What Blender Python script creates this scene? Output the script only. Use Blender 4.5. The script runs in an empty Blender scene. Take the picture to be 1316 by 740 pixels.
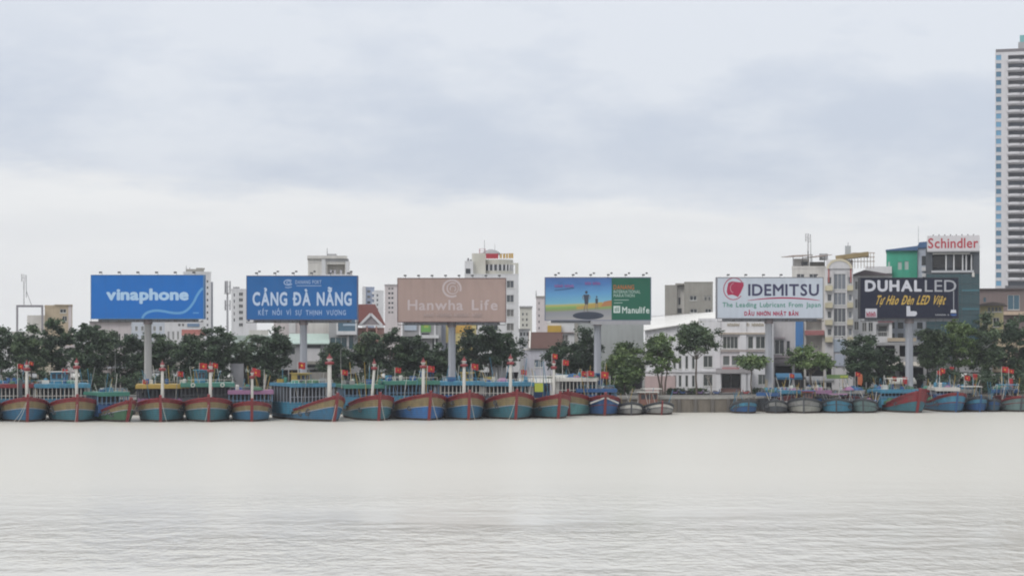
import bpy, math, random
import numpy as np
from mathutils import Vector, Matrix

# ------------------------------------------------------------------ camera, world, sun, exposure
scene = bpy.context.scene
C = scene.collection
FPX, CX, HY, CAMZ = 2465.0, 658.0, 430.0, 13.5       # focal length in photo pixels, principal column, horizon row, eye height
cam_data = bpy.data.cameras.new('camera')
cam_data.sensor_width = 36.0
cam_data.lens = 36.0 * FPX / 1316.0
cam_data.shift_y = (HY - 370.0) / 1316.0
cam_data.clip_start = 1.0
cam_data.clip_end = 9000.0
cam = bpy.data.objects.new('camera', cam_data)
cam.location = (0, 0, CAMZ)
cam.rotation_euler = (math.radians(90), 0, 0)
C.objects.link(cam)
scene.camera = cam

SUN_EL, SUN_AZ = math.radians(48), math.radians(215)   # azimuth clockwise from +Y: behind the camera, to the left

world = bpy.data.worlds.new('World')
scene.world = world
world.use_nodes = True


def build_world():
    nt = world.node_tree
    N, L = nt.nodes, nt.links
    N.clear()
    out = N.new('ShaderNodeOutputWorld')
    bg = N.new('ShaderNodeBackground')
    L.new(bg.outputs[0], out.inputs[0])
    tc = N.new('ShaderNodeTexCoord')
    sep = N.new('ShaderNodeSeparateXYZ')
    L.new(tc.outputs['Generated'], sep.inputs[0])

    def math_n(op, a, b=None):
        m = N.new('ShaderNodeMath'); m.operation = op
        for i, v in enumerate((a, b)):
            if v is None: continue
            if isinstance(v, (int, float)): m.inputs[i].default_value = v
            else: L.new(v, m.inputs[i])
        return m.outputs[0]

    def noise(scale, vec, detail=6, rough=.55):
        mp = N.new('ShaderNodeMapping')
        mp.inputs['Scale'].default_value = vec
        L.new(tc.outputs['Generated'], mp.inputs[0])
        n = N.new('ShaderNodeTexNoise')
        n.inputs['Scale'].default_value = scale
        n.inputs['Detail'].default_value = detail
        n.inputs['Roughness'].default_value = rough
        L.new(mp.outputs[0], n.inputs['Vector'])
        return n.outputs['Fac']

    def ramp(val, lo, hi):
        m = N.new('ShaderNodeMapRange'); m.interpolation_type = 'SMOOTHSTEP'
        m.inputs['From Min'].default_value = lo; m.inputs['From Max'].default_value = hi
        L.new(val, m.inputs['Value'])
        return m.outputs['Result']

    def mix(f, a, b):
        m = N.new('ShaderNodeMix'); m.data_type = 'RGBA'
        if isinstance(f, (int, float)): m.inputs[0].default_value = f
        else: L.new(f, m.inputs[0])
        for i, v in ((6, a), (7, b)):
            if isinstance(v, tuple): m.inputs[i].default_value = (*v, 1)
            else: L.new(v, m.inputs[i])
        return m.outputs[2]

    sky = N.new('ShaderNodeTexSky'); sky.sky_type = 'NISHITA'
    sky.sun_disc = False
    sky.sun_elevation = SUN_EL; sky.sun_rotation = SUN_AZ
    sk = N.new('ShaderNodeVectorMath'); sk.operation = 'SCALE'
    L.new(sky.outputs[0], sk.inputs[0]); sk.inputs['Scale'].default_value = 0.1
    z = sep.outputs['Z']
    n1 = noise(1.0, (6, 6, 30), 7, .6)        # ragged lower edge of the cloud deck
    n2 = noise(1.0, (5, 5, 14), 5, .52)     # soft banks inside it
    n3 = noise(1.0, (9, 9, 60), 4, .6)
    edge = math_n('ADD', z, math_n('MULTIPLY', math_n('SUBTRACT', n1, .5), .055))
    n4 = noise(1.0, (22, 22, 55), 6, .6)
    edge = math_n('ADD', edge, math_n('MULTIPLY', math_n('SUBTRACT', n4, .5), .026))
    edge = math_n('ADD', edge, math_n('MULTIPLY', sep.outputs['X'], .045))
    deck = ramp(edge, .064, .080)
    bank = math_n('ADD', ramp(math_n('ADD', math_n('MULTIPLY', n2, .75), math_n('MULTIPLY', n4, .25)), .40, .62), math_n('MULTIPLY', ramp(z, .11, .175), .75))
    bank = math_n('MINIMUM', bank, 1.0)
    grey = mix(bank, (.585, .64, .74), (.75, .785, .845))
    white = mix(ramp(n3, .3, .7), (.85, .86, .875), (.90, .905, .91))
    grey = mix(ramp(z, .12, .7), grey, (.95, .965, .985))      # an overcast brightens towards the zenith
    clouds = mix(deck, white, grey)
    col = mix(.93, sk.outputs[0], clouds)      # an almost closed overcast over the clear sky
    L.new(col, bg.inputs['Color'])
    bg.inputs['Strength'].default_value = 1.0


build_world()
sun_data = bpy.data.lights.new('sun', 'SUN')
sun_data.energy = 1.2
sun_data.angle = math.radians(25)
sun_data.color = (1.0, .97, .93)
sun = bpy.data.objects.new('sun', sun_data)
d = Vector((math.sin(SUN_AZ) * math.cos(SUN_EL), math.cos(SUN_AZ) * math.cos(SUN_EL), math.sin(SUN_EL)))
sun.rotation_euler = d.to_track_quat('Z', 'Y').to_euler()
C.objects.link(sun)

vs = scene.view_settings
vs.view_transform = 'Standard'; vs.look = 'None'; vs.exposure = 0.12; vs.gamma = 1.0
vs.use_curve_mapping = False
scene.render.engine = 'CYCLES'
scene.cycles.use_denoising = True
scene.cycles.max_bounces = 6
scene.cycles.volume_bounces = 0
scene.cycles.filter_width = 2.0

GZ = 2.6      # quay and street level above the water


def at(px, py, Y):
    return Vector(((px - CX) * Y / FPX, Y, CAMZ - (py - HY) * Y / FPX))


def X(px, Y): return (px - CX) * Y / FPX
def Z(py, Y): return CAMZ - (py - HY) * Y / FPX


# ------------------------------------------------------------------ materials
MATS = {}


def paint(key, col, rough=.7, stain=.25, scale=.35, metal=0.0, streak=True, bump=0.0, dirt=(.16, .15, .13), planks=0.0):
    """painted, rendered or coated surface with blotches and rain streaks"""
    if key in MATS: return MATS[key]
    m = bpy.data.materials.new(key); m.use_nodes = True
    N, L = m.node_tree.nodes, m.node_tree.links
    b = N['Principled BSDF']
    b.inputs['Roughness'].default_value = rough
    b.inputs['Metallic'].default_value = metal
    tc = N.new('ShaderNodeTexCoord')
    n = N.new('ShaderNodeTexNoise'); n.inputs['Scale'].default_value = scale
    n.inputs['Detail'].default_value = 7; n.inputs['Roughness'].default_value = .65
    L.new(tc.outputs['Object'], n.inputs['Vector'])
    mp = N.new('ShaderNodeMapping'); mp.inputs['Scale'].default_value = (1.6, 1.6, .12) if streak else (1, 1, 1)
    L.new(tc.outputs['Object'], mp.inputs[0])
    n2 = N.new('ShaderNodeTexNoise'); n2.inputs['Scale'].default_value = 1.1; n2.inputs['Detail'].default_value = 5
    L.new(mp.outputs[0], n2.inputs['Vector'])
    mul = N.new('ShaderNodeMath'); mul.operation = 'MULTIPLY'
    L.new(n.outputs['Fac'], mul.inputs[0]); L.new(n2.outputs['Fac'], mul.inputs[1])
    mr = N.new('ShaderNodeMapRange'); mr.inputs['From Min'].default_value = .17; mr.inputs['From Max'].default_value = .42
    mr.inputs['To Max'].default_value = stain
    L.new(mul.outputs[0], mr.inputs['Value'])
    mx = N.new('ShaderNodeMix'); mx.data_type = 'RGBA'
    L.new(mr.outputs[0], mx.inputs[0])
    mx.inputs[6].default_value = (*col, 1)
    mx.inputs[7].default_value = (*[c * .45 + d * .25 for c, d in zip(col, dirt)], 1)
    if planks:                                               # dark caulked seams between hull planks
        wv = N.new('ShaderNodeTexWave'); wv.bands_direction = 'Z'; wv.inputs['Scale'].default_value = 1.0; wv.inputs['Distortion'].default_value = .6
        wv.inputs['Detail'].default_value = 2
        L.new(tc.outputs['Object'], wv.inputs['Vector'])
        wr = N.new('ShaderNodeMapRange'); wr.inputs['From Min'].default_value = .0; wr.inputs['From Max'].default_value = .22; wr.inputs['To Min'].default_value = planks; wr.inputs['To Max'].default_value = 0
        L.new(wv.outputs['Fac'], wr.inputs['Value'])
        m2 = N.new('ShaderNodeMix'); m2.data_type = 'RGBA'
        L.new(wr.outputs[0], m2.inputs[0]); L.new(mx.outputs[2], m2.inputs[6]); m2.inputs[7].default_value = (*[c * .3 for c in col], 1)
        L.new(m2.outputs[2], b.inputs['Base Color'])
    else:
        L.new(mx.outputs[2], b.inputs['Base Color'])
    if bump:
        bp = N.new('ShaderNodeBump'); bp.inputs['Strength'].default_value = bump; bp.inputs['Distance'].default_value = .05
        L.new(n.outputs['Fac'], bp.inputs['Height']); L.new(bp.outputs[0], b.inputs['Normal'])
    MATS[key] = m
    return m


def flat(key, col, rough=.6, var=.12, scale=2.0):
    return paint(key, col, rough, var, scale, streak=False)


def glass(key, col, rough=.12):
    if key in MATS: return MATS[key]
    m = paint(key, col, rough, .35, .25, streak=False)
    m.node_tree.nodes['Principled BSDF'].inputs['IOR'].default_value = 1.5
    return m


def leafmat(key, c1, c2):
    if key in MATS: return MATS[key]
    m = bpy.data.materials.new(key); m.use_nodes = True
    N, L = m.node_tree.nodes, m.node_tree.links
    b = N['Principled BSDF']; b.inputs['Roughness'].default_value = .6
    tc = N.new('ShaderNodeTexCoord')
    n = N.new('ShaderNodeTexNoise'); n.inputs['Scale'].default_value = .7; n.inputs['Detail'].default_value = 8
    n.inputs['Roughness'].default_value = .75
    L.new(tc.outputs['Object'], n.inputs['Vector'])
    mr = N.new('ShaderNodeMapRange'); mr.inputs['From Min'].default_value = .35; mr.inputs['From Max'].default_value = .65
    L.new(n.outputs['Fac'], mr.inputs['Value'])
    mx = N.new('ShaderNodeMix'); mx.data_type = 'RGBA'
    L.new(mr.outputs[0], mx.inputs[0])
    mx.inputs[6].default_value = (*c1, 1); mx.inputs[7].default_value = (*c2, 1)
    L.new(mx.outputs[2], b.inputs['Base Color'])
    MATS[key] = m
    return m


# ------------------------------------------------------------------ mesh builder and object helpers
class MB:
    def __init__(s):
        s.v, s.f, s.m, s.sm = [], [], [], []

    def add(s, verts, faces, mi=0, smooth=False):
        o = len(s.v)
        s.v += [tuple(p) for p in verts]
        s.f += [tuple(i + o for i in f) for f in faces]
        s.m += [mi] * len(faces)
        s.sm += [smooth] * len(faces)
        return s

    def box(s, x0, x1, y0, y1, z0, z1, mi=0):
        return s.add([(x0, y0, z0), (x1, y0, z0), (x1, y1, z0), (x0, y1, z0), (x0, y0, z1), (x1, y0, z1), (x1, y1, z1), (x0, y1, z1)],
                     [(0, 3, 2, 1), (4, 5, 6, 7), (0, 1, 5, 4), (1, 2, 6, 5), (2, 3, 7, 6), (3, 0, 4, 7)], mi)

    def prism(s, poly, y0, y1, mi=0):
        """poly of (x, z), counter-clockwise seen from -Y"""
        n = len(poly)
        vs_ = [(x, y0, z) for x, z in poly] + [(x, y1, z) for x, z in poly]
        fs = [tuple(range(n)), tuple(range(2 * n - 1, n - 1, -1))]
        fs += [(i, i + n, (i + 1) % n + n, (i + 1) % n) for i in range(n)]
        return s.add(vs_, fs, mi)

    def tube(s, p, q, r0, r1=None, n=8, mi=0, caps=True):
        r1 = r0 if r1 is None else r1
        p, q = Vector(p), Vector(q)
        ax = (q - p)
        if ax.length < 1e-6: return s
        ax.normalize()
        a = ax.orthogonal().normalized(); b = ax.cross(a)
        vs_ = []
        for c, r in ((p, r0), (q, r1)):
            for i in range(n):
                t = 2 * math.pi * i / n
                vs_.append(c + a * (math.cos(t) * r) + b * (math.sin(t) * r))
        fs = [(i, (i + 1) % n, (i + 1) % n + n, i + n) for i in range(n)]
        s.add(vs_, fs, mi, n > 5)
        if caps: s.add(vs_, [tuple(range(n - 1, -1, -1)), tuple(range(n, 2 * n))], mi)
        return s

    def lathe(s, prof, n=12, c=(0, 0, 0), mi=0):
        vs_ = []
        for r, z in prof:
            for i in range(n):
                t = 2 * math.pi * i / n
                vs_.append((c[0] + r * math.cos(t), c[1] + r * math.sin(t), c[2] + z))
        fs = []
        for k in range(len(prof) - 1):
            for i in range(n):
                j = (i + 1) % n
                fs.append((k * n + i, k * n + j, (k + 1) * n + j, (k + 1) * n + i))
        s.add(vs_, fs, mi, True)
        m = (len(prof) - 1) * n
        return s.add(vs_, [tuple(range(n - 1, -1, -1)), tuple(range(m, m + n))], mi)

    def beam(s, p, q, w, h, mi=0):
        """rectangular bar from p to q, w across, h deep"""
        p, q = Vector(p), Vector(q); ax = (q - p).normalized()
        up = Vector((0, 0, 1)) if abs(ax.z) < .95 else Vector((0, 1, 0))
        a = ax.cross(up).normalized() * (w / 2); b = ax.cross(a).normalized() * (h / 2)
        vs_ = [c + i * a + j * b for c in (p, q) for i, j in ((-1, -1), (1, -1), (1, 1), (-1, 1))]
        return s.add(vs_, [(3, 2, 1, 0), (4, 5, 6, 7), (0, 1, 5, 4), (1, 2, 6, 5), (2, 3, 7, 6), (3, 0, 4, 7)], mi)

    def build(s, name, mats, parent=None):
        me = bpy.data.meshes.new(name)
        me.from_pydata(s.v, [], s.f)
        mats = mats if isinstance(mats, (list, tuple)) else [mats]
        for m in mats: me.materials.append(m)
        if len(mats) > 1: me.polygons.foreach_set('material_index', s.m)
        me.polygons.foreach_set('use_smooth', s.sm)
        me.update()
        return link(name, me, parent)


def link(name, data, parent=None):
    o = bpy.data.objects.new(name, data)
    C.objects.link(o)
    if parent is not None: o.parent = parent
    return o


def tag(o, label=None, cat=None, group=None, kind=None):
    for k, v in (('label', label), ('category', cat), ('group', group), ('kind', kind)):
        if v: o[k] = v
    return o


def thing(name, label, cat, loc=(0, 0, 0), rz=0, group=None):
    o = bpy.data.objects.new(name, None)
    o.empty_display_size = .5
    C.objects.link(o)
    o.location = loc; o.rotation_euler = (0, 0, rz)
    return tag(o, label, cat, group)


def text_mesh(body, offset=0.0, shear=0.0, spacing=1.0, ext=.02):
    cu = bpy.data.curves.new('t', 'FONT')
    cu.body = body; cu.size = 1; cu.offset = offset; cu.shear = shear
    cu.space_character = spacing; cu.resolution_u = 3; cu.extrude = 0
    o = bpy.data.objects.new('t', cu); C.objects.link(o)
    dg = bpy.context.evaluated_depsgraph_get()
    me = o.evaluated_get(dg).to_mesh()
    vs_ = [v.co.copy() for v in me.vertices]; fs = [tuple(p.vertices) for p in me.polygons]
    o.evaluated_get(dg).to_mesh_clear()
    bpy.data.objects.remove(o); bpy.data.curves.remove(cu)
    return vs_, fs


GLYPH = {}
VIET = {'Ả': 'A hook', 'À': 'A grave', 'Ẵ': 'A breve tilde', 'Đ': 'D bar', 'Ế': 'E circ acute', 'Ố': 'O circ acute', 'Ì': 'I grave', 'Ự': 'U horn dot', 'Ị': 'I dot', 'Ư': 'U horn', 'Ợ': 'O horn dot',
        'Ầ': 'A circ grave', 'Ờ': 'O horn grave', 'Ậ': 'A circ dot', 'ự': 'u horn dot', 'à': 'a grave', 'è': 'e grave', 'ệ': 'e circ dot'}


def glyph(ch):
    if ch not in GLYPH: GLYPH[ch] = text_mesh(ch)
    return GLYPH[ch]


def marks(names, x0, x1, top):
    """strokes of the Vietnamese marks over one letter, in em units"""
    cx, r, up = (x0 + x1) / 2, [], 0.0
    for n_ in names:
        y = top + .06 + up
        if n_ == 'acute': r.append([(cx - .02, y), (cx + .11, y + .13)]); up += .15
        elif n_ == 'grave': r.append([(cx + .02, y), (cx - .11, y + .13)]); up += .15
        elif n_ == 'hook': r.append([(cx - .07, y + .12), (cx - .01, y + .17), (cx + .06, y + .13), (cx + .05, y + .07), (cx, y + .03), (cx, y - .01)]); up += .15
        elif n_ == 'tilde': r.append([(cx - .14, y + .02), (cx - .07, y + .08), (cx + .02, y + .03), (cx + .08, y + .02), (cx + .14, y + .08)]); up += .13
        elif n_ == 'circ': r.append([(cx - .14, y), (cx, y + .11), (cx + .14, y)]); up += .13
        elif n_ == 'breve': r.append([(cx - .13, y + .1), (cx - .06, y + .01), (cx + .06, y + .01), (cx + .13, y + .1)]); up += .13
        elif n_ == 'horn': r.append([(x1 - .05, top - .04), (x1 + .06, top + .0), (x1 + .09, top + .1)])
        elif n_ == 'dot': r.append([(cx - .05, -.15), (cx + .05, -.15)])
        elif n_ == 'bar': r.append([(x0 - .1, top * .5), (x0 + .26, top * .5)])
    return r


def lettering(body, x0, x1, z0, z1, y, mat, parent, offset=0.0, shear=0.0, name='lettering', spacing=1.0):
    """line of text fitted to a rectangle of the XZ plane, reading from -Y; the letters without their marks fill the rectangle"""
    pen, parts, strokes = 0.0, [], []
    for ch in body:
        if ch == ' ':
            pen += .46 * spacing; continue
        base, *mk = VIET.get(ch, ch).split(' ')
        vs_, fs = glyph(base)
        xa = min(v.x for v in vs_); xb = max(v.x for v in vs_); top = max(v.y for v in vs_)
        parts.append(([(v.x - xa + pen, v.y) for v in vs_], fs))
        strokes += marks(mk, pen, pen + xb - xa, top)
        pen += xb - xa + (.095 + 2 * offset) * spacing
    xs = [v[0] for p_, _ in parts for v in p_]; ys = [v[1] for p_, _ in parts for v in p_]
    ax, bx, ay, by = min(xs) - offset, max(xs) + offset, min(ys) - offset, max(ys) + offset
    sx, sz = (x1 - x0) / (bx - ax), (z1 - z0) / (by - ay)
    cxx = (z1 - z0) * shear
    def T(p_): return (x0 + (p_[0] - ax) * sx + (p_[1] - ay) * sz * shear - cxx * .5, z0 + (p_[1] - ay) * sz)
    mb = MB()
    offs = [(0, 0)] if not offset else [(0, 0), (-offset, 0), (offset, 0), (0, offset), (0, -offset), (-offset * .7, -offset * .7), (offset * .7, offset * .7), (-offset * .7, offset * .7), (offset * .7, -offset * .7)]
    for k, (dx, dz) in enumerate(offs):                                   # layered print makes the strokes bold
        for p_, fs in parts:
            mb.add([(T((a + dx, c + dz))[0], y - .0015 * k, T((a + dx, c + dz))[1]) for a, c in p_], fs)
    for k, st in enumerate(strokes):
        rb = ribbon([T(q_) for q_ in st], (.075 + 2 * offset) * (sx + sz) / 2, y - .016 - .001 * k)
        mb.add(rb.v, rb.f)
    return mb.build(name, mat, parent)


def ribbon(pts, w, y):
    """flat printed stroke along XZ points; w number or list"""
    n = len(pts); mb = MB(); vs_ = []
    for i, (x, z) in enumerate(pts):
        a = pts[max(0, i - 1)]; b = pts[min(n - 1, i + 1)]
        t = Vector((b[0] - a[0], b[1] - a[1])).normalized()
        ww = w[i] if isinstance(w, list) else w
        vs_ += [(x - t.y * ww / 2, y, z + t.x * ww / 2), (x + t.y * ww / 2, y, z - t.x * ww / 2)]
    return mb.add(vs_, [(2 * i, 2 * i + 1, 2 * i + 3, 2 * i + 2) for i in range(n - 1)])

# ------------------------------------------------------------------ the setting: water, land, quay, street
def water_material():
    m = bpy.data.materials.new('river_water'); m.use_nodes = True
    N, L = m.node_tree.nodes, m.node_tree.links
    b = N['Principled BSDF']
    b.inputs['IOR'].default_value = 1.33
    tc = N.new('ShaderNodeTexCoord')

    def nz(scale, vec, detail, rough=.6):
        mp = N.new('ShaderNodeMapping'); mp.inputs['Scale'].default_value = vec
        L.new(tc.outputs['Object'], mp.inputs[0])
        n = N.new('ShaderNodeTexNoise'); n.inputs['Scale'].default_value = scale
        n.inputs['Detail'].default_value = detail; n.inputs['Roughness'].default_value = rough
        L.new(mp.outputs[0], n.inputs['Vector']); return n.outputs['Fac']
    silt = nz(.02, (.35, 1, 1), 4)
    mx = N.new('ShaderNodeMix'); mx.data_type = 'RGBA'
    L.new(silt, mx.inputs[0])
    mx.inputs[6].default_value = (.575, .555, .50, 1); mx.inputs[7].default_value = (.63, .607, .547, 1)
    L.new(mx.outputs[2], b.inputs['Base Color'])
    b.inputs['Roughness'].default_value = .2
    # wind patches: some stretches are ruffled, others slick
    patch = nz(.03, (.5, 1, 1), 4)
    pr = N.new('ShaderNodeMapRange'); pr.inputs['From Min'].default_value = .4; pr.inputs['From Max'].default_value = .65
    pr.inputs['To Min'].default_value = .12; pr.inputs['To Max'].default_value = 1.0
    L.new(patch, pr.inputs['Value'])
    sp = N.new('ShaderNodeSeparateXYZ'); L.new(tc.outputs['Object'], sp.inputs[0])
    lee = N.new('ShaderNodeMapRange'); lee.interpolation_type = 'SMOOTHSTEP'      # water sheltered by the far bank lies calmer
    lee.inputs['From Min'].default_value = 115; lee.inputs['From Max'].default_value = 195; lee.inputs['To Min'].default_value = 1.0; lee.inputs['To Max'].default_value = .22
    L.new(sp.outputs['Y'], lee.inputs['Value'])
    lm = N.new('ShaderNodeMath'); lm.operation = 'MULTIPLY'; L.new(lee.outputs[0], lm.inputs[0]); L.new(pr.outputs[0], lm.inputs[1])
    rr = N.new('ShaderNodeMapRange'); rr.inputs['From Min'].default_value = .2; rr.inputs['From Max'].default_value = .9; rr.inputs['To Min'].default_value = .37; rr.inputs['To Max'].default_value = .16
    L.new(lee.outputs[0], rr.inputs['Value']); L.new(rr.outputs[0], b.inputs['Roughness'])
    a = nz(.42, (1.5, 1, 1), 4, .55); c = nz(1.1, (1.6, 1, 1), 2, .5)
    ad = N.new('ShaderNodeMath'); ad.operation = 'MULTIPLY_ADD'
    L.new(c, ad.inputs[0]); ad.inputs[1].default_value = .22; L.new(a, ad.inputs[2])
    mu = N.new('ShaderNodeMath'); mu.operation = 'MULTIPLY'
    L.new(ad.outputs[0], mu.inputs[0]); L.new(lm.outputs[0], mu.inputs[1])
    bp = N.new('ShaderNodeBump'); bp.inputs['Distance'].default_value = .58; bp.inputs['Strength'].default_value = .8
    L.new(mu.outputs[0], bp.inputs['Height']); L.new(bp.outputs[0], b.inputs['Normal'])
    return m


# quay edge, left to right (photo column, distance)
QUAY = [(-2600, 300), (-400, 316), (300, 323), (700, 331), (862, 333), (950, 334), (1050, 349), (1316, 362), (1800, 380), (4000, 430)]
QP = [(X(p, y), y) for p, y in QUAY]


def quay_y(x):
    for (x0, y0), (x1, y1) in zip(QP, QP[1:]):
        if x <= x1: return y0 + (y1 - y0) * (x - x0) / (x1 - x0)
    return QP[-1][1]


mb = MB()
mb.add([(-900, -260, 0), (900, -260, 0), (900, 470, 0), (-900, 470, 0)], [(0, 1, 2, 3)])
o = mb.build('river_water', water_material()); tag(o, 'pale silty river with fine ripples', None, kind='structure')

earth = paint('street_ground', (.20, .19, .175), .9, .5, .15, streak=False)
mb = MB()
n = len(QP)
vs_ = [(x, y + .5, GZ) for x, y in QP] + [(x * 12, 2500, GZ) for x, y in QP]
vs_ = [(-5200, 340, GZ)] + vs_[:n] + [(5200, 440, GZ)] + [(-5200, 2500, GZ)] + [(x * 5, 2500, GZ) for x, y in QP] + [(5200, 2500, GZ)]
k = n + 2
mb.add(vs_, [(i, i + 1, i + 1 + k, i + k) for i in range(k - 1)])
o = mb.build('ground', earth); tag(o, 'grey ground of the far bank', None, kind='structure')

# the quay wall: body, coping blocks and fender posts
stone = paint('quay_stone', (.165, .145, .12), .9, .7, .5, bump=.6)
coping = paint('quay_coping', (.34, .33, .305), .85, .5, .6)
q = thing('quay_wall', 'weathered brown stone quay wall with pale coping along the water', 'quay wall', (0, 0, 0))
mb = MB()
for (x0, y0), (x1, y1) in zip(QP, QP[1:]):
    mb.add([(x0, y0, -3), (x1, y1, -3), (x1, y1, GZ - .25), (x0, y0, GZ - .25)], [(0, 1, 2, 3)])
    mb.add([(x0, y0, GZ - .25), (x1, y1, GZ - .25), (x1, y1 + .6, GZ - .25), (x0, y0 + .6, GZ - .25)], [(0, 1, 2, 3)])
mb.build('wall_face', stone, q)
rng = random.Random(5)
x = X(600, 330)
cmesh = None
while x < X(1110, 350):
    w = 2.4
    y = quay_y(x + w / 2); sl = math.atan2(quay_y(x + w) - quay_y(x), w)
    if cmesh is None:
        cb = MB().box(-w / 2 + .02, w / 2 - .02, -.14, .72, -.26, .1).build('coping_block', coping, q); cmesh = cb.data
    else:
        cb = link('coping_block', cmesh, q)
    cb.location = (x + w / 2, y, GZ + rng.uniform(-.015, .02)); cb.rotation_euler = (0, 0, sl)
    x += w
for i, px in enumerate((872, 893, 915, 936)):
    xx = X(px, 334)
    MB().box(xx - .3, xx + .3, quay_y(xx) - .34, quay_y(xx) - .02, -1, GZ - .3).build('fender_post', flat('fender', (.12, .11, .10), .9), q)

asphalt = paint('asphalt', (.06, .06, .062), .9, .3, .4, streak=False)
mb = MB()
RP = [(x, y + 9) for x, y in QP[1:-1]]
mb.add([(x, y, GZ + .006) for x, y in RP] + [(x, y + 13, GZ + .006) for x, y in RP],
       [(i, i + 1, i + 1 + len(RP), i + len(RP)) for i in range(len(RP) - 1)])
tag(mb.build('road', asphalt), 'riverside asphalt road behind the quay', None, kind='structure')
mb = MB()
for off in (8.0, 22.0):
    KP = [(x, y + off) for x, y in QP[1:-1]]
    for (x0, y0), (x1, y1) in zip(KP, KP[1:]):
        mb.add([(x0, y0, GZ), (x1, y1, GZ), (x1, y1 + 1, GZ), (x0, y0 + 1, GZ), (x0, y0, GZ + .14), (x1, y1, GZ + .14), (x1, y1 + 1, GZ + .14), (x0, y0 + 1, GZ + .14)],
               [(0, 1, 5, 4), (4, 5, 6, 7), (3, 2, 6, 7)])
tag(mb.build('kerb', coping), 'low concrete kerbs of the riverside road', None, kind='structure')


# ------------------------------------------------------------------ buildings
def facade(mb, x0, x1, z0, z1, holes, y=0.0):
    """front wall in the XZ plane with real openings; holes = (xa, xb, za, zb, depth)"""
    xs = sorted({x0, x1, *[h[0] for h in holes], *[h[1] for h in holes]})
    zs = sorted({z0, z1, *[h[2] for h in holes], *[h[3] for h in holes]})
    xs = [v for v in xs if x0 <= v <= x1]; zs = [v for v in zs if z0 <= v <= z1]
    for a, b in zip(xs, xs[1:]):
        run = None
        for c, d_ in list(zip(zs, zs[1:])) + [(None, None)]:
            solid = c is not None and not any(h[0] < (a + b) / 2 < h[1] and h[2] < (c + d_) / 2 < h[3] for h in holes)
            if solid:
                run = (run[0] if run else c, d_)
            elif run:
                mb.add([(a, y, run[0]), (b, y, run[0]), (b, y, run[1]), (a, y, run[1])], [(0, 1, 2, 3)]); run = None
    for xa, xb, za, zb, dp in holes:
        mb.add([(xa, y, za), (xb, y, za), (xb, y, zb), (xa, y, zb), (xa, y + dp, za), (xb, y + dp, za), (xb, y + dp, zb), (xa, y + dp, zb)],
               [(0, 4, 5, 1), (1, 5, 6, 2), (2, 6, 7, 3), (3, 7, 4, 0), (4, 7, 6, 5)])


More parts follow.
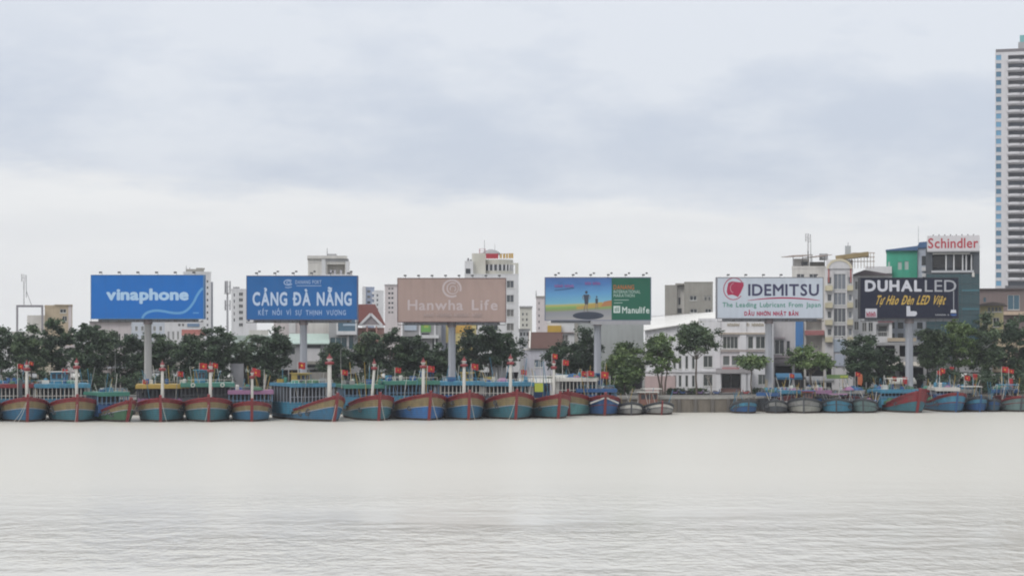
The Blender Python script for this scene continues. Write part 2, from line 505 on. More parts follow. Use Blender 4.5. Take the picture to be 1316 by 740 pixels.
class Bld:
    """a building whose front stands at distance Y; openings are given in photo pixels and become real recesses"""

    def __init__(s, name, label, px0, px1, pyt, Y, depth, wall, wins=(), group=None, base=GZ, parapet=.5, cat='building', roofmat=None, frame=None, pane=None, turn=0.0, arcade=None):
        wins = list(wins)
        if arcade: wins += grid(arcade[0], arcade[1], arcade[2], arcade[3], arcade[4], 1, .9, 1.0, 'dd')  # openings added with dark backs to fill the shaded street band
        s.Y, s.base = Y, base
        s.x0, s.x1 = X(px0, Y), X(px1, Y); s.cx = (s.x0 + s.x1) / 2; s.w = s.x1 - s.x0
        s.h = Z(pyt, Y) - base
        s.o = thing(name, label, cat, (s.cx, Y, base), turn - math.atan(((px0 + px1) / 2 - CX) / FPX), group)
        s.wall, s.depth = wall, depth
        s.frame = frame or flat('white_frame', (.62, .62, .60), .5)
        s.pane = pane or glass('dark_glass', (.035, .042, .05))
        holes = []
        for wn in wins:
            a, t, b, bt = wn[:4]; kind = wn[4] if len(wn) > 4 else 'w'
            dp = {'w': .22, 'p': .18, 'o': 1.6, 'd': 2.2}[kind[0]]
            holes.append((s.lx(a), s.lx(b), s.lz(bt), s.lz(t), dp))
        mb = MB()
        hw, top = s.w / 2, s.h - parapet
        facade(mb, -hw, hw, 0, top, holes)
        mb.add([(-hw, 0, 0), (-hw, depth, 0), (-hw, depth, top), (-hw, 0, top)], [(0, 3, 2, 1)])
        mb.add([(hw, 0, 0), (hw, depth, 0), (hw, depth, top), (hw, 0, top)], [(0, 1, 2, 3)])
        mb.add([(-hw, depth, 0), (hw, depth, 0), (hw, depth, top), (-hw, depth, top)], [(0, 3, 2, 1)])
        mb.add([(-hw, 0, top), (hw, 0, top), (hw, depth, top), (-hw, depth, top)], [(0, 1, 2, 3)])
        mb.build('wall', wall, s.o)
        if parapet:
            pb = MB()
            pb.box(-hw - .06, hw + .06, -.06, .2, top, s.h); pb.box(-hw - .06, hw + .06, depth - .2, depth + .06, top, s.h)
            pb.box(-hw - .06, -hw + .2, .2, depth - .2, top, s.h); pb.box(hw - .2, hw + .06, .2, depth - .2, top, s.h)
            pb.build('parapet', roofmat or wall, s.o)
        for wn, hl in zip(wins, holes):
            kind = wn[4] if len(wn) > 4 else 'w'
            if kind[0] == 'w': s.window(*hl, n=int(kind[1:] or 2))
            elif kind[0] == 'p': s.panel(*hl)
            elif kind[0] == 'o': s.loggia(*hl)
            elif kind == 'dd': MB().box(hl[0] + .01, hl[1] - .01, hl[4] - .1, hl[4] - .02, hl[2] + .01, hl[3] - .01).build('shop_shade_panel', flat('shop_shade', (.035, .035, .04), .8), s.o)  # dark panel paints in the shade at the back of the opening

    def lx(s, px): return X(px, s.Y) - s.cx
    def lz(s, py): return Z(py, s.Y) - s.base

    def window(s, xa, xb, za, zb, dp, n=2, y=0.0):
        f = .09
        mb = MB()
        ya, yb = y + dp - .1, y + dp - .03
        mb.box(xa, xb, ya, yb, zb - f, zb).box(xa, xb, ya, yb, za, za + f)
        for i in range(n + 1):
            xm = xa + f / 2 + (xb - xa - f) * i / n
            mb.box(xm - f / 2, xm + f / 2, ya + .002, yb - .002, za + f, zb - f)
        wo = mb.build('window', s.frame, s.o)
        MB().box(xa + .01, xb - .01, yb + .003, yb + .02, za + .01, zb - .01).build('pane', s.pick(), wo)
        MB().box(xa - .08, xb + .08, y - .12, y + .02, za - .1, za - .004).build('sill', s.frame, wo)
        return wo

    def pick(s):
        s.k = getattr(s, 'k', 0) + 1
        k = (s.k * 7919 + int(s.cx * 31)) % 10
        if k < 6: return s.pane
        return glass('curtained_glass', (.16, .155, .15), .3) if k < 8 and s.pane.name == 'dark_glass' else glass(s.pane.name + '_pale', tuple(min(1, c * 1.7 + .02) for c in s.pane.node_tree.nodes['Mix'].inputs[6].default_value[:3]), .15)

    def panel(s, xa, xb, za, zb, dp):
        MB().box(xa + .01, xb - .01, dp - .05, dp - .02, za + .01, zb - .01).build('window', s.pick(), s.o)

    def loggia(s, xa, xb, za, zb, dp):
        mb = MB()
        mb.box(xa, xb, -.06, .04, za + .85, za + .95)
        k = max(2, int((xb - xa) / .35))
        for i in range(k + 1):
            xm = xa + .03 + (xb - xa - .06) * i / k
            mb.box(xm - .025, xm + .025, -.03, .01, za, za + .85)
        tag(mb.build('balcony_railing', s.frame, s.o), kind='stuff')
        zt = za + (zb - za) * .82
        xc, hw = (xa + xb) / 2, (xb - xa) * .33
        MB().box(xc - hw, xc + hw, dp - .06, dp - .02, za + .02, zt).build('balcony_door', s.pane, s.o)

    def box(s, name, pa, pb, pt, pbt, y0, y1, mat, parent=None):
        return MB().box(s.lx(pa), s.lx(pb), y0, y1, s.lz(pbt), s.lz(pt)).build(name, mat, parent or s.o)

    def tank(s, px, pyb, r=.7, ln=1.6, y=3):
        """horizontal steel water tank on a stand"""
        x, z = s.lx(px), s.lz(pyb)
        mb = MB()
        mb.tube((x - ln / 2, y, z + .5 + r), (x + ln / 2, y, z + .5 + r), r, r, 12)
        t = mb.build('water_tank', paint('tank_steel', (.45, .46, .47), .35, .2, 1, metal=.7), s.o)
        mb = MB()
        for dx in (-.6, .6):
            mb.box(x + dx * ln / 2 - .05, x + dx * ln / 2 + .05, y - r * .8, y + r * .8, z, z + .5 + r * .3)
        mb.build('stand', flat('dark_steel', (.10, .10, .11), .5), t)

    def mast(s, px, pyb, pyt, y=3, antennas=True, r=.09):
        x, z0, z1 = s.lx(px), s.lz(pyb), s.lz(pyt)
        st = flat('mast_steel', (.20, .20, .21), .5)
        m = MB().tube((x, y, z0), (x, y, z1), r, r * .6, 6).build('mast', st, s.o)
        if antennas:
            for dx, dz in ((-.45, .0), (.45, -.2), (0.0, -1.9)):
                MB().box(x + dx - .14, x + dx + .14, y - .35, y - .15, z1 + dz - 1.7, z1 + dz).build('antenna_panel', flat('antenna_white', (.5, .5, .51), .5), m)
                MB().beam((x, y, z1 + dz - .8), (x + dx, y - .2, z1 + dz - .8), .06, .06).build('bracket', st, m)
        return m


def grid(px0, px1, py0, py1, nx, ny, fx=.6, fy=.6, kind='w2'):
    r = []
    dx, dy = (px1 - px0) / nx, (py1 - py0) / ny
    for j in range(ny):
        for i in range(nx):
            a = px0 + dx * (i + (1 - fx) / 2); t = py0 + dy * (j + (1 - fy) / 2)
            r.append((a, t, a + dx * fx, t + dy * fy, kind))
    return r


white = paint('white_render', (.66, .66, .67), .75, .35, .3)
offwhite = paint('offwhite_render', (.62, .60, .565), .75, .4, .3)
cream = paint('cream_render', (.55, .50, .40), .75, .4, .3)
pinkish = paint('pink_white_render', (.60, .545, .545), .75, .35, .3)
greyr = paint('grey_render', (.36, .36, .37), .8, .45, .3)
concrete = paint('raw_concrete', (.33, .315, .285), .85, .5, .3)
beige = paint('beige_render', (.50, .41, .29), .8, .4, .3)
yellow = paint('yellow_render', (.60, .50, .22), .75, .35, .3)
brownr = paint('brown_render', (.20, .155, .15), .8, .35, .3)
blueglass = glass('blue_glass', (.06, .17, .27), .15)
tealglass = glass('teal_glass', (.025, .07, .085), .1)
greyglass = glass('grey_glass', (.10, .11, .13), .15)
steel = flat('dark_steel', (.10, .10, .11), .5)
tilered = paint('red_roof_tile', (.16, .055, .048), .8, .4, .8, bump=.4)
tilebrown = paint('brown_roof_tile', (.13, .068, .056), .8, .4, .8, bump=.4)


def gable_roof(B, name, pa, pb, pt, pe, y0, y1, mat, over=.4, rows=9):
    """ridge parallel to X: two sloping planes laid in stepped courses"""
    xa, xb, zr, ze = B.lx(pa) - over, B.lx(pb) + over, B.lz(pt), B.lz(pe)
    ym = (y0 + y1) / 2
    mb = MB()
    for sgn, ye in ((1, y0 - over), (-1, y1 + over)):
        for i in range(rows):
            t0, t1 = i / rows, (i + 1) / rows
            a, b = ye + (ym - ye) * t0, ye + (ym - ye) * t1
            za, zb = ze + (zr - ze) * t0 + .07, ze + (zr - ze) * t1
            mb.add([(xa, a, za), (xb, a, za), (xb, b, zb), (xa, b, zb), (xa, a, za - .07), (xb, a, za - .07)], [(0, 1, 2, 3), (4, 5, 1, 0)])
    mb.add([(xa, y0 - over, ze - .1), (xb, y0 - over, ze - .1), (xb, y1 + over, ze - .1), (xa, y1 + over, ze - .1)], [(0, 3, 2, 1)])
    r = mb.build(name, mat, B.o)
    MB().tube((xa, ym, zr), (xb, ym, zr), .14, .14, 6).build('ridge', mat, r)
    for xx in (xa + .3, xb - .3):
        MB().add([(xx, y0, ze), (xx, y1, ze), (xx, ym, zr - .1)], [(0, 1, 2)]).build('gable_wall', B.wall, r)
    return r


# --- left end: roof frame with phone mast, and the beige block
B = Bld('telecom_building', 'low pale building carrying a tall roof frame and a phone mast', 16, 60, 426, 430, 10, offwhite, grid(18, 58, 430, 446, 3, 1))
fm = flat('frame_grey', (.26, .25, .27), .6)
mb = MB()
for a, b_ in ((22.5, 416), (54, 404)):
    mb.box(B.lx(a) - .22, B.lx(a) + .22, 1, 1.45, B.lz(426), B.lz(394.6))
mb.box(B.lx(22.5) - .22, B.lx(54) + .22, .99, 1.46, B.lz(394.6), B.lz(391.8))
mb.box(B.lx(22.5) - .2, B.lx(22.5) + .2, 1.5, 8, B.lz(394.4), B.lz(392.2)); mb.box(B.lx(54) - .2, B.lx(54) + .2, 1.5, 8, B.lz(394.4), B.lz(392.2))
mb.box(B.lx(22.5) - .2, B.lx(22.5) + .2, 7.6, 8, B.lz(426), B.lz(394.4)); mb.box(B.lx(54) - .2, B.lx(54) + .2, 7.6, 8, B.lz(426), B.lz(394.4))
mb.build('roof_frame', fm, B.o)
m = B.mast(31, 392, 352, 1.2)
MB().tube((B.lx(40.5), 1.2, B.lz(392)), (B.lx(34), 1.2, B.lz(374)), .07, .05, 5).build('brace', fm, B.o)
MB().tube((B.lx(34), 1.2, B.lz(382)), (B.lx(34), 1.2, B.lz(356)), .08, .06, 5).build('whip_antenna', fm, B.o)
B = Bld('apartment_block', 'beige stepped block with two dark windows above the left trees', 58, 92.5, 392, 440, 14, beige, [(77, 397, 85, 402, 'w2'), (80, 406, 86, 413, 'w2'), (62, 408, 67, 414, 'w2')])
B.box('wing', 36, 57.8, 405, 470, 1, 9, offwhite)
B.box('roof_ledge', 70, 93, 391.2, 392, -.4, 14.3, beige)
B.box('side_strip', 87.5, 91.5, 392.5, 440, -.15, -.002, pinkish)
# --- behind the first billboard
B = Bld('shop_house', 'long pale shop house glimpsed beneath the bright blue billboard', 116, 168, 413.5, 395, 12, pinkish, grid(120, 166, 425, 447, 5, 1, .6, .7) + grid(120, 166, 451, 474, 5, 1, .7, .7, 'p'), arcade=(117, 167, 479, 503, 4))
B.box('roof_ledge', 115, 169, 412.6, 413.8, -.7, 12.5, offwhite)
B.box('awning', 130, 163, 463, 465, -2.2, -.05, flat('awning_white', (.66, .66, .64), .6))
B.box('lower_awning', 138, 168, 471, 473, -2.6, -.05, flat('awning_grey', (.40, .42, .46), .6))
B = Bld('office_block', 'bluish white office block behind the pole of the bright blue billboard', 160, 212, 413, 470, 12, paint('bluewhite_render', (.56, .60, .66), .75, .3, .3), grid(164, 210, 416, 440, 6, 2, .45, .5), arcade=(161, 211, 462, 503, 4))
B = Bld('office_block', 'white plain block with a small blue sign panel by the bright blue billboard', 212, 262, 413, 450, 12, white, [(229, 416, 232, 419, 'p'), (234, 416, 236.5, 419, 'p')] + grid(214, 238, 422, 440, 4, 1, .45, .6), arcade=(213, 261, 462, 503, 4))
B.box('sign_panel', 240.5, 256, 415.5, 419.5, -.2, -.01, flat('slate_blue', (.16, .24, .36), .6))
B = Bld('tile_roof_house', 'small house with faded red roof below the bright blue billboard', 236, 262, 430, 400, 9, offwhite, [(240, 434, 246, 442), (251, 434, 257, 442)], parapet=0)
gable_roof(B, 'roof', 236, 262, 424, 431, 0, 9, paint('faded_red_tile', (.34, .13, .11), .8, .4, .8))
# --- white tower right of the first billboard
B = Bld('high_rise', 'tall narrow white tower peeking out behind the bright blue billboard', 236, 271, 349, 560, 16, white, [(w, t, w + 2.6, t + 4, 'p') for t in range(356, 424, 8) for w in (240, 246, 252, 258)] + [(265.5, t, 267.5, t + 3, 'p') for t in range(360, 424, 8)])
B.box('rooftop_room', 240, 262, 345.5, 349, 2, 9, concrete)
B.box('rooftop_room', 252, 263, 343.8, 345.6, 3, 8, concrete)
B.mast(239.5, 349, 341, 3, False, .12); B.mast(244, 346, 343, 3, False, .1)
B.box('stair_tower', 271.1, 273.6, 362, 440, 1, 14, paint('grey_side', (.40, .41, .45), .75, .3, .3))
# --- phone mast
pm = thing('phone_mast', 'slim monopole phone mast with a cluster of antenna panels', 'mast', at(292.3, 455, 420)); pm.location.z = GZ
h = Z(361, 420) - GZ
MB().tube((0, 0, 0), (0, 0, h), .34, .16, 10).build('pole', flat('mast_grey', (.34, .34, .36), .5), pm)
for k in range(3):
    a = 2 * math.pi * k / 3 + .5
    for zz, ln in ((h - 2.6, 2.6), (h - 6.4, 2.2)):
        if k == 2 and zz < h - 5: continue
        c, s_ = math.cos(a), math.sin(a)
        mb = MB().box(-.17, .17, -.1, .1, 0, ln)
        pn = mb.build('antenna_panel', flat('antenna_grey', (.40, .40, .42), .5), pm)
        pn.location = (c * .6, s_ * .6, zz); pn.rotation_euler = (0, 0, a + math.pi / 2)
        MB().beam((0, 0, zz + ln / 2), (c * .55, s_ * .55, zz + ln / 2), .08, .08).build('bracket', steel, pm)
MB().lathe([(.75, 0), (.8, .06), (.75, .12)], 12, (0, 0, h - 2.8)).build('platform_ring', steel, pm)
# --- white tower left of the second billboard
B = Bld('high_rise', 'white tower with one column of dark windows between mast and navy billboard', 297.5, 330, 371, 560, 15, white, [(307, t, 312.4, t + 4.6, 'w2') for t in (375.6, 383, 391, 399, 407, 415)] + [(300.5, t, 302, t + 4, 'p') for t in (377, 385, 393, 401, 409)] + [(318, t, 321, t + 4, 'p') for t in (377, 385, 393, 401, 409)])
B.box('rooftop_room', 299.5, 308, 368.3, 371, 2, 8, greyr)
B = Bld('terrace_house', 'pale green roofed terrace house with small balcony beside the palm', 300, 352, 431, 410, 10, paint('pale_green_render', (.48, .56, .52), .75, .4, .3), grid(304, 350, 436, 452, 4, 1) + grid(304, 350, 458, 474, 3, 1, .7, .8, 'o') + grid(301, 351, 478, 503, 4, 1, .9, 1, 'dd'))
B.box('roof_terrace', 320, 345, 424, 431, 2, 8, offwhite)
# --- behind the navy billboard: tall house with the open top floor
B = Bld('tower_house', 'tall narrow grey house with an open loggia above the navy blue billboard', 396, 449, 336, 400, 14, offwhite, [(420.5, 335.6 + 4, 443, 353.2, 'd'), (421, 361, 445, 378, 'w4'), (421, 385, 445, 402, 'w4')], parapet=.3)
B.box('roof_slab', 395, 446, 328.6, 332.4, -.5, 14.4, offwhite)
B.box('attic_wall', 396, 417.5, 332.4, 336, 0, 14, offwhite)
B.box('roof_beam', 417.6, 448, 332.4, 335.8, -.2, .6, greyr)
B.box('column', 413.5, 418.5, 332.6, 357, -.35, -.05, white); B.box('column', 444, 448.5, 336, 356, -.35, -.05, white)
B.box('balcony_wall', 412, 453, 352.6, 357, -.9, -.4, white)
for px in (424, 429, 437):
    B.box('washing', px, px + 2.4, 347, 352.4, -.2, -.1, flat('washing_grey', (.45, .44, .48), .8))
B.box('water_tank_room', 420, 433, 325.4, 328.6, 3, 7, greyr)
B.mast(420.5, 328.6, 318, 3, False, .09)
B.box('rear_annexe', 449.2, 452.8, 349, 420, 2, 12, pinkish)
B = Bld('glass_house', 'narrow house with a blue glazed bay under the navy blue billboard', 423, 460, 410, 388, 12, greyr, [(424, 433, 446, 448, 'w3'), (424, 452, 446, 476, 'w3'), (448.5, 431, 454, 448, 'p')], pane=glass('bay_teal', (.06, .12, .14)), arcade=(424, 459, 480, 503, 3))
B.box('bay_slab', 432.4, 458.4, 425.4, 430, -1.5, 0, white)
B.box('bay_side', 432.4, 434.4, 411, 425.3, -1.5, 0, white); B.box('bay_side', 456.6, 458.4, 411, 425.3, -1.5, 0, white)
bw = B.box('bay_window', 434.5, 456.5, 411, 425.3, -1.3, -1.2, glass('bay_blue', (.09, .17, .24), .12))
B.box('bay_rail', 441, 456.4, 416, 418.5, -1.42, -1.31, paint('pale_blue_rail', (.4, .5, .6), .5), bw)
B.box('door_frame', 446.5, 448, 431, 452, -.3, -.01, white)
B = Bld('market_hall', 'low hall with pale green sheet roof behind the navy billboard pole', 356, 424, 441, 382, 16, greyr, [(373, 445, 379, 455, 'p'), (393, 443, 412, 447, 'p'), (393, 453, 410, 464, 'p'), (360, 445, 369, 455, 'p'), (394, 469, 422, 472, 'p')], parapet=0, arcade=(358, 423, 475, 503, 5))
mb = MB()
xa, xb = B.lx(371), B.lx(423.5)
nn = 26
for i in range(nn):                                     # corrugated sheet pieces
    a, b_ = xa + (xb - xa) * i / nn, xa + (xb - xa) * (i + 1) / nn
    mb.add([(a, -.8, B.lz(441.2)), (b_, -.8, B.lz(441.2)), (b_, 13, B.lz(428.5)), (a, 13, B.lz(428.5))], [(0, 1, 2, 3)])
    mb.box(b_ - .05, b_ + .05, -.82, -.7, B.lz(441.2), B.lz(441.2) + .14)
mb.box(xa, xb, -.8, -.7, B.lz(442.2), B.lz(441.2))
mb.build('roof', paint('pale_green_sheet', (.44, .55, .50), .6, .35, .4), B.o)
B.box('shop_shutter', 394, 411.5, 448, 464, -.12, -.01, paint('shutter_white', (.58, .57, .58), .6, .3, .6))
B.box('floor_slab', 392, 424, 464.2, 467.5, -1.2, -.02, concrete)
B = Bld('office_block', 'pinkish white block with blank side wall behind the market hall', 352, 424, 411, 420, 12, pinkish, [(376, 414, 380, 424, 'w2')])
B.box('white_strip', 371.5, 380, 413, 428, -.3, -.15, white)
# --- red gabled house
B = Bld('gable_house', 'pink house with steep red tile roof and white gable trim', 459, 494, 421, 392, 12, paint('salmon_render', (.52, .30, .26), .8, .35, .3), [(463, 434, 468, 446, 'w2'), (473, 424, 484, 444, 'd'), (487, 434, 491, 446, 'w2')], parapet=0, arcade=(460, 493, 468, 503, 3))
zt, ze = B.lz(390.5), B.lz(418)
mb = MB()
xl, xr, xm0, xm1 = B.lx(455), B.lx(495.5), B.lx(455.5), B.lx(482)
rows = 14
for i in range(rows):
    t0, t1 = i / rows, (i + 1) / rows
    za, zb = ze + (zt - ze) * t0 + .09, ze + (zt - ze) * t1
    ya, yb = -.8 + 5 * t0, -.8 + 5 * t1
    ra, rb = xr + (xm1 - xr) * t0, xr + (xm1 - xr) * t1
    mb.add([(xl, ya, za), (ra, ya, za), (rb, yb, zb), (xl, yb, zb), (xl, ya, za - .09), (ra, ya, za - .09)], [(0, 1, 2, 3), (4, 5, 1, 0)])
    mb.add([(ra, ya, za), (ra, 12.5 - 3 * t0, za), (rb, 12.5 - 3 * t1, zb), (rb, yb, zb)], [(0, 1, 2, 3)])
mb.add([(xl, 4.2, zt), (xm1, 4.2, zt), (xm1, 9.5, zt), (xl, 9.5, zt)], [(0, 1, 2, 3)])
mb.add([(xl, -.8, ze), (xl, 12.5, ze), (xl, 9.5, zt), (xl, 4.2, zt)], [(0, 3, 2, 1)])
mb.build('roof', tilered, B.o)
g = MB().prism([(B.lx(463.5), B.lz(417.3)), (B.lx(489.5), B.lz(417.3)), (B.lx(476.5), B.lz(404.5))], -1.6, -.9).build('gable', flat('gable_grey', (.27, .24, .25), .7), B.o)
zg = B.lz(403.3)
mb = MB()
mb.beam((B.lx(462), -1.75, B.lz(418)), (B.lx(476.5), -1.75, zg), .3, .5); mb.beam((B.lx(476.5), -1.75, zg), (B.lx(491), -1.75, B.lz(418)), .3, .5)
mb.build('gable_trim', white, g)
B.box('gable_beam', 463, 490, 417.4, 418.6, -1.8, -.85, white)
for px in (471, 483):
    B.box('porch_column', px, px + 1.6, 418.7, 470, -1.6, -1.1, B.wall)
# --- distant towers between the navy and the tan billboards
far_blue = paint('bluegrey_tower', (.30, .35, .46), .7, .25, .3)
B = Bld('high_rise', 'slate blue tower with pale side wall beyond the red gabled roof', 466.5, 481, 368.5, 640, 14, far_blue, [(472, t, 476, t + 3, 'p') for t in range(373, 420, 7)])
B.box('side_wall', 465.6, 470.2, 368, 450, -.5, 14, white)
B.box('balcony_stack', 478, 482.5, 375, 378, -2, -.01, white); B.box('balcony_stack', 478, 482.5, 382, 384.5, -2, -.01, white); B.box('balcony_stack', 478, 482.5, 388.5, 391, -2, -.01, white)
B = Bld('high_rise', 'plain off white slab tower just behind the slate blue one', 481.5, 493, 373, 680, 12, white, [(484, t, 486, t + 3, 'p') for t in range(378, 420, 6)])
B = Bld('high_rise', 'pinkish white tower dotted with small dark windows left of the tan billboard', 494.5, 516, 366, 600, 14, pinkish, [(w, t, w + 2.6, t + 2.6, 'p') for t in (369.5, 375.5, 381.5, 388, 394, 400) for w in (499, 503)])
B.box('roof_ledge', 494, 516.5, 365.2, 366, -.4, 14.4, white)
# --- tall building behind the tan billboard
B = Bld('hotel_building', 'tall cream hotel with rounded roof crown and red rooftop letters', 597, 666.5, 352, 455, 16, white, [(651, t, 660.5, t + 9.5, 'w2') for t in (360.5, 379, 397.3, 415.3, 434)] + [(602, t, 614, t + 8, 'w2') for t in (416, 434)] + [(624, t, 640, t + 8, 'w3') for t in (416, 434)], parapet=.2)
crown = paint('crown_cream', (.56, .545, .48), .75, .35, .3)
B.box('left_wing', 597, 608, 335, 352, 1, 12, white); B.box('left_wing_window', 598.5, 604.5, 345, 353 - 1.5, .9, .99, B.pane)
B.box('stair_tower', 606.4, 624, 325, 352, 2.5, 12, crown)
cx, cyy = (B.lx(624) + B.lx(658)) / 2, 6.5
rw = (B.lx(660) - B.lx(614)) / 2
cx = (B.lx(614) + B.lx(660)) / 2
def crown_ring(name, py0, py1, r, mat, y=8.0):
    return MB().lathe([(r, B.lz(py1)), (r, B.lz(py0))], 28, (cx, y, 0)).build(name, mat, B.o)
crown_ring('crown_base', 347, 352.5, rw * 1.02, crown)
crown_ring('crown_glazing', 339, 347, rw * .9, greyglass)
crown_ring('crown_fascia', 332.5, 339, rw * 1.0, crown)
for k in range(12):
    a = math.pi + math.pi * (k + .5) / 12
    MB().box(-.22, .22, -.22, .22, B.lz(347), B.lz(339)).build('crown_column', white, B.o).location = (cx + math.cos(a) * rw * .97, 8 + math.sin(a) * rw * .97, 0)
B.box('corner_column', 662, 666.3, 340, 352, 0, .8, crown); B.box('corner_lintel', 655, 666.3, 338, 340, .0, .8, crown)
rl = paint('sign_red', (.42, .03, .05), .5, .1, 2); gl = paint('sign_gold', (.55, .34, .08), .5, .1, 2)
sf = MB()
for i in range(14):
    sf.box(B.lx(625 + i * 2.4), B.lx(625 + i * 2.4) + .08, 1.2, 1.3, B.lz(332.5), B.lz(325.5))
sf.box(B.lx(624), B.lx(660), 1.2, 1.3, B.lz(326.2), B.lz(325.6)); sf.build('sign_frame', steel, B.o)
MB().box(B.lx(624.5), B.lx(640.5), 1.0, 1.15, B.lz(332), B.lz(325.6)).build('sign_board', rl, B.o)
for i, px in enumerate((642.5, 646.5, 650.3, 653.8, 657)):                       # illegible gold characters
    MB().box(B.lx(px), B.lx(px + 2.6), .95, 1.1, B.lz(331.6), B.lz(326 - .2 * i)).build('sign_letter', gl, B.o)
MB().lathe([(2.4, 0), (2.2, .5), (1.2, 1.1), (.2, 1.35)], 16, (B.lx(631), 9, B.lz(325.5))).build('roof_dome', greyr, B.o)
pk = MB()
for a in (616.2, 623.2):
    pk.box(B.lx(a) - .12, B.lx(a) + .12, 5, 5.2, B.lz(326), B.lz(318.3))
for zz in (318.3, 321, 323.6):
    pk.box(B.lx(616) - .1, B.lx(623.4) + .1, 4.98, 5.22, B.lz(zz + .5), B.lz(zz))
pk.build('water_tower_frame', paint('pink_steel', (.5, .33, .36), .6), B.o)
B.mast(622.5, 325, 307, 5, False, .07); B.mast(636, 320, 312, 5, False, .05)
B.mast(601.5, 335, 331, 3, False, .3); B.mast(605, 335, 332.5, 3, False, .25)
# --- yellow building with green sign under the tan billboard
B = Bld('shop_house', 'yellow house wall with orange band half hidden by the big round tree', 567, 612, 412, 400, 12, yellow, [(592, 432, 600, 446, 'w2'), (572, 440, 578, 452, 'w2')], arcade=(574, 611, 470, 503, 3))
B.box('orange_band', 584, 606, 413, 427.6, -.12, -.01, paint('orange_band', (.60, .36, .08), .7, .3, .3))
B.box('grey_pier', 567, 573, 412.5, 480, -.3, -.01, paint('bluegrey_pier', (.3, .32, .38), .7))
B = Bld('shop_house', 'grey shop house with green and pale blue sign boards under the tan billboard', 517, 567, 412, 396, 12, greyr, [(521, 432, 534, 452, 'p'), (542, 428, 552, 430, 'p'), (555, 432, 563, 452, 'w2')], arcade=(518, 566, 458, 503, 4))
B.box('pale_sign_board', 519.5, 535.5, 416, 424.5, -.25, -.01, paint('pale_blue_sign', (.45, .52, .60), .5, .2))
sg = B.box('green_sign_board', 541, 553.5, 414, 426.5, -.25, -.01, paint('green_sign', (.16, .36, .10), .5, .3, .6))
B.box('yellow_patch', 545, 550.5, 416, 421, -.27, -.255, paint('lime_sign', (.38, .48, .10), .5, .3), sg)
for px in (538.6, 558): B.box('white_column', px, px + 1.9, 412.5, 446, -.4, -.05, white)
B.box('white_balcony', 534, 564, 430.5, 434.5, -1.1, -.05, white)
# --- between the tan billboard and the beach picture
B = Bld('high_rise', 'pale cream block with dark roof edge next to the hotel', 668, 683.8, 395, 620, 14, paint('pale_cream', (.57, .56, .50), .75, .35, .3), [(w, t, w + 2, t + 3.2, 'p') for t in (402, 409, 416, 423) for w in (671, 676)])
B.box('roof_ledge', 667.5, 684.3, 393.2, 395, -.5, 14.5, greyr)
B = Bld('terrace_house', 'small white terrace with dark arched openings below the pale cream block', 667, 680.5, 424, 460, 10, white, [(668.5, 427, 671, 431.5, 'p'), (672.6, 427, 675, 431.5, 'p'), (676.6, 427, 679, 431.5, 'p'), (668.5, 436, 672, 441, 'p')])
B.box('roof_ledge', 666.5, 681, 422.4, 424, -.4, 10, greyr)
B = Bld('high_rise', 'slim pink tower with a small roof mast beside the beach picture billboard', 689, 706, 382, 580, 12, pinkish, [(692, t, 693.5, t + 3, 'p') for t in range(388, 424, 8)])
B.box('roof_ledge', 688.5, 706.5, 380.3, 382, -.4, 12.3, concrete); B.mast(689, 381, 373, 2, False, .15)
B = Bld('tile_roof_house', 'white walled house with brown tiled roof and blue shuttered window', 673, 724, 449, 375, 12, paint('lilac_white', (.56, .56, .62), .75, .35, .3), [(686.5, 462, 698, 472, 'w2')], parapet=0, pane=glass('slate_shutter', (.07, .10, .13), .5))
gable_roof(B, 'roof', 682, 720, 427.5, 447.5, 0, 12, tilebrown, .5, 12)
mb = MB()
for dx in (0,):
    mb.beam((B.lx(680.5), -.6, B.lz(448)), (B.lx(681), 6, B.lz(426.5)), .35, .4); mb.beam((B.lx(680.8), 6, B.lz(426.5)), (B.lx(680.8), 12.6, B.lz(448)), .35, .4)
mb.build('bargeboard', offwhite, B.o)
B.box('wall_cap', 672.5, 724.5, 448.2, 450, -.15, 12.1, offwhite)
B = Bld('shop_house', 'white shop house with a yellow box sign under the beach picture', 703, 742, 412.5, 405, 12, white, [(707, 430, 715, 440, 'w2'), (722, 430, 730, 440, 'w2')])
B.box('yellow_box_sign', 703.6, 721.4, 418.2, 426.6, -.9, -.05, paint('mustard_sign', (.52, .33, .05), .5, .2))
B.box('roof_ledge', 702.5, 742.5, 426.8, 428, -.5, -.02, brownr)
B = Bld('shop_house', 'windowless grey gable wall behind the pole of the beach picture billboard', 738, 827, 411, 385, 14, paint('grey_wall', (.35, .37, .365), .8, .35, .25), [(742, 452, 750, 462, 'w2'), (790, 455, 800, 468, 'w2')], arcade=(739, 826, 474, 503, 6))
B.box('side_strip', 738.5, 743, 411.5, 480, -.25, -.01, concrete)
# --- concrete block and white public building
B = Bld('apartment_block', 'unfinished grey brown concrete block above the white public building', 879.5, 916, 362, 440, 14, concrete, [(886.5, 380, 895.5, 386, 'w2'), (905, 380, 908.3, 386, 'o'), (910, 380, 913.3, 386, 'o'), (887, 397, 896, 402, 'w2'), (906, 397, 914, 402, 'w2')], parapet=.3)
B.box('left_wing', 854.5, 870, 366, 440, .5, 13, concrete); B.box('recess_wall', 870.1, 879.3, 367, 440, 2, 13, offwhite)
B.box('recess_window', 872, 874.5, 382, 391, 1.9, 1.98, B.pane); B.box('recess_window', 870.8, 876, 396, 402, 1.9, 1.98, B.pane)
B.box('wing_roof', 868, 879, 363.8, 366, .6, 12, concrete)

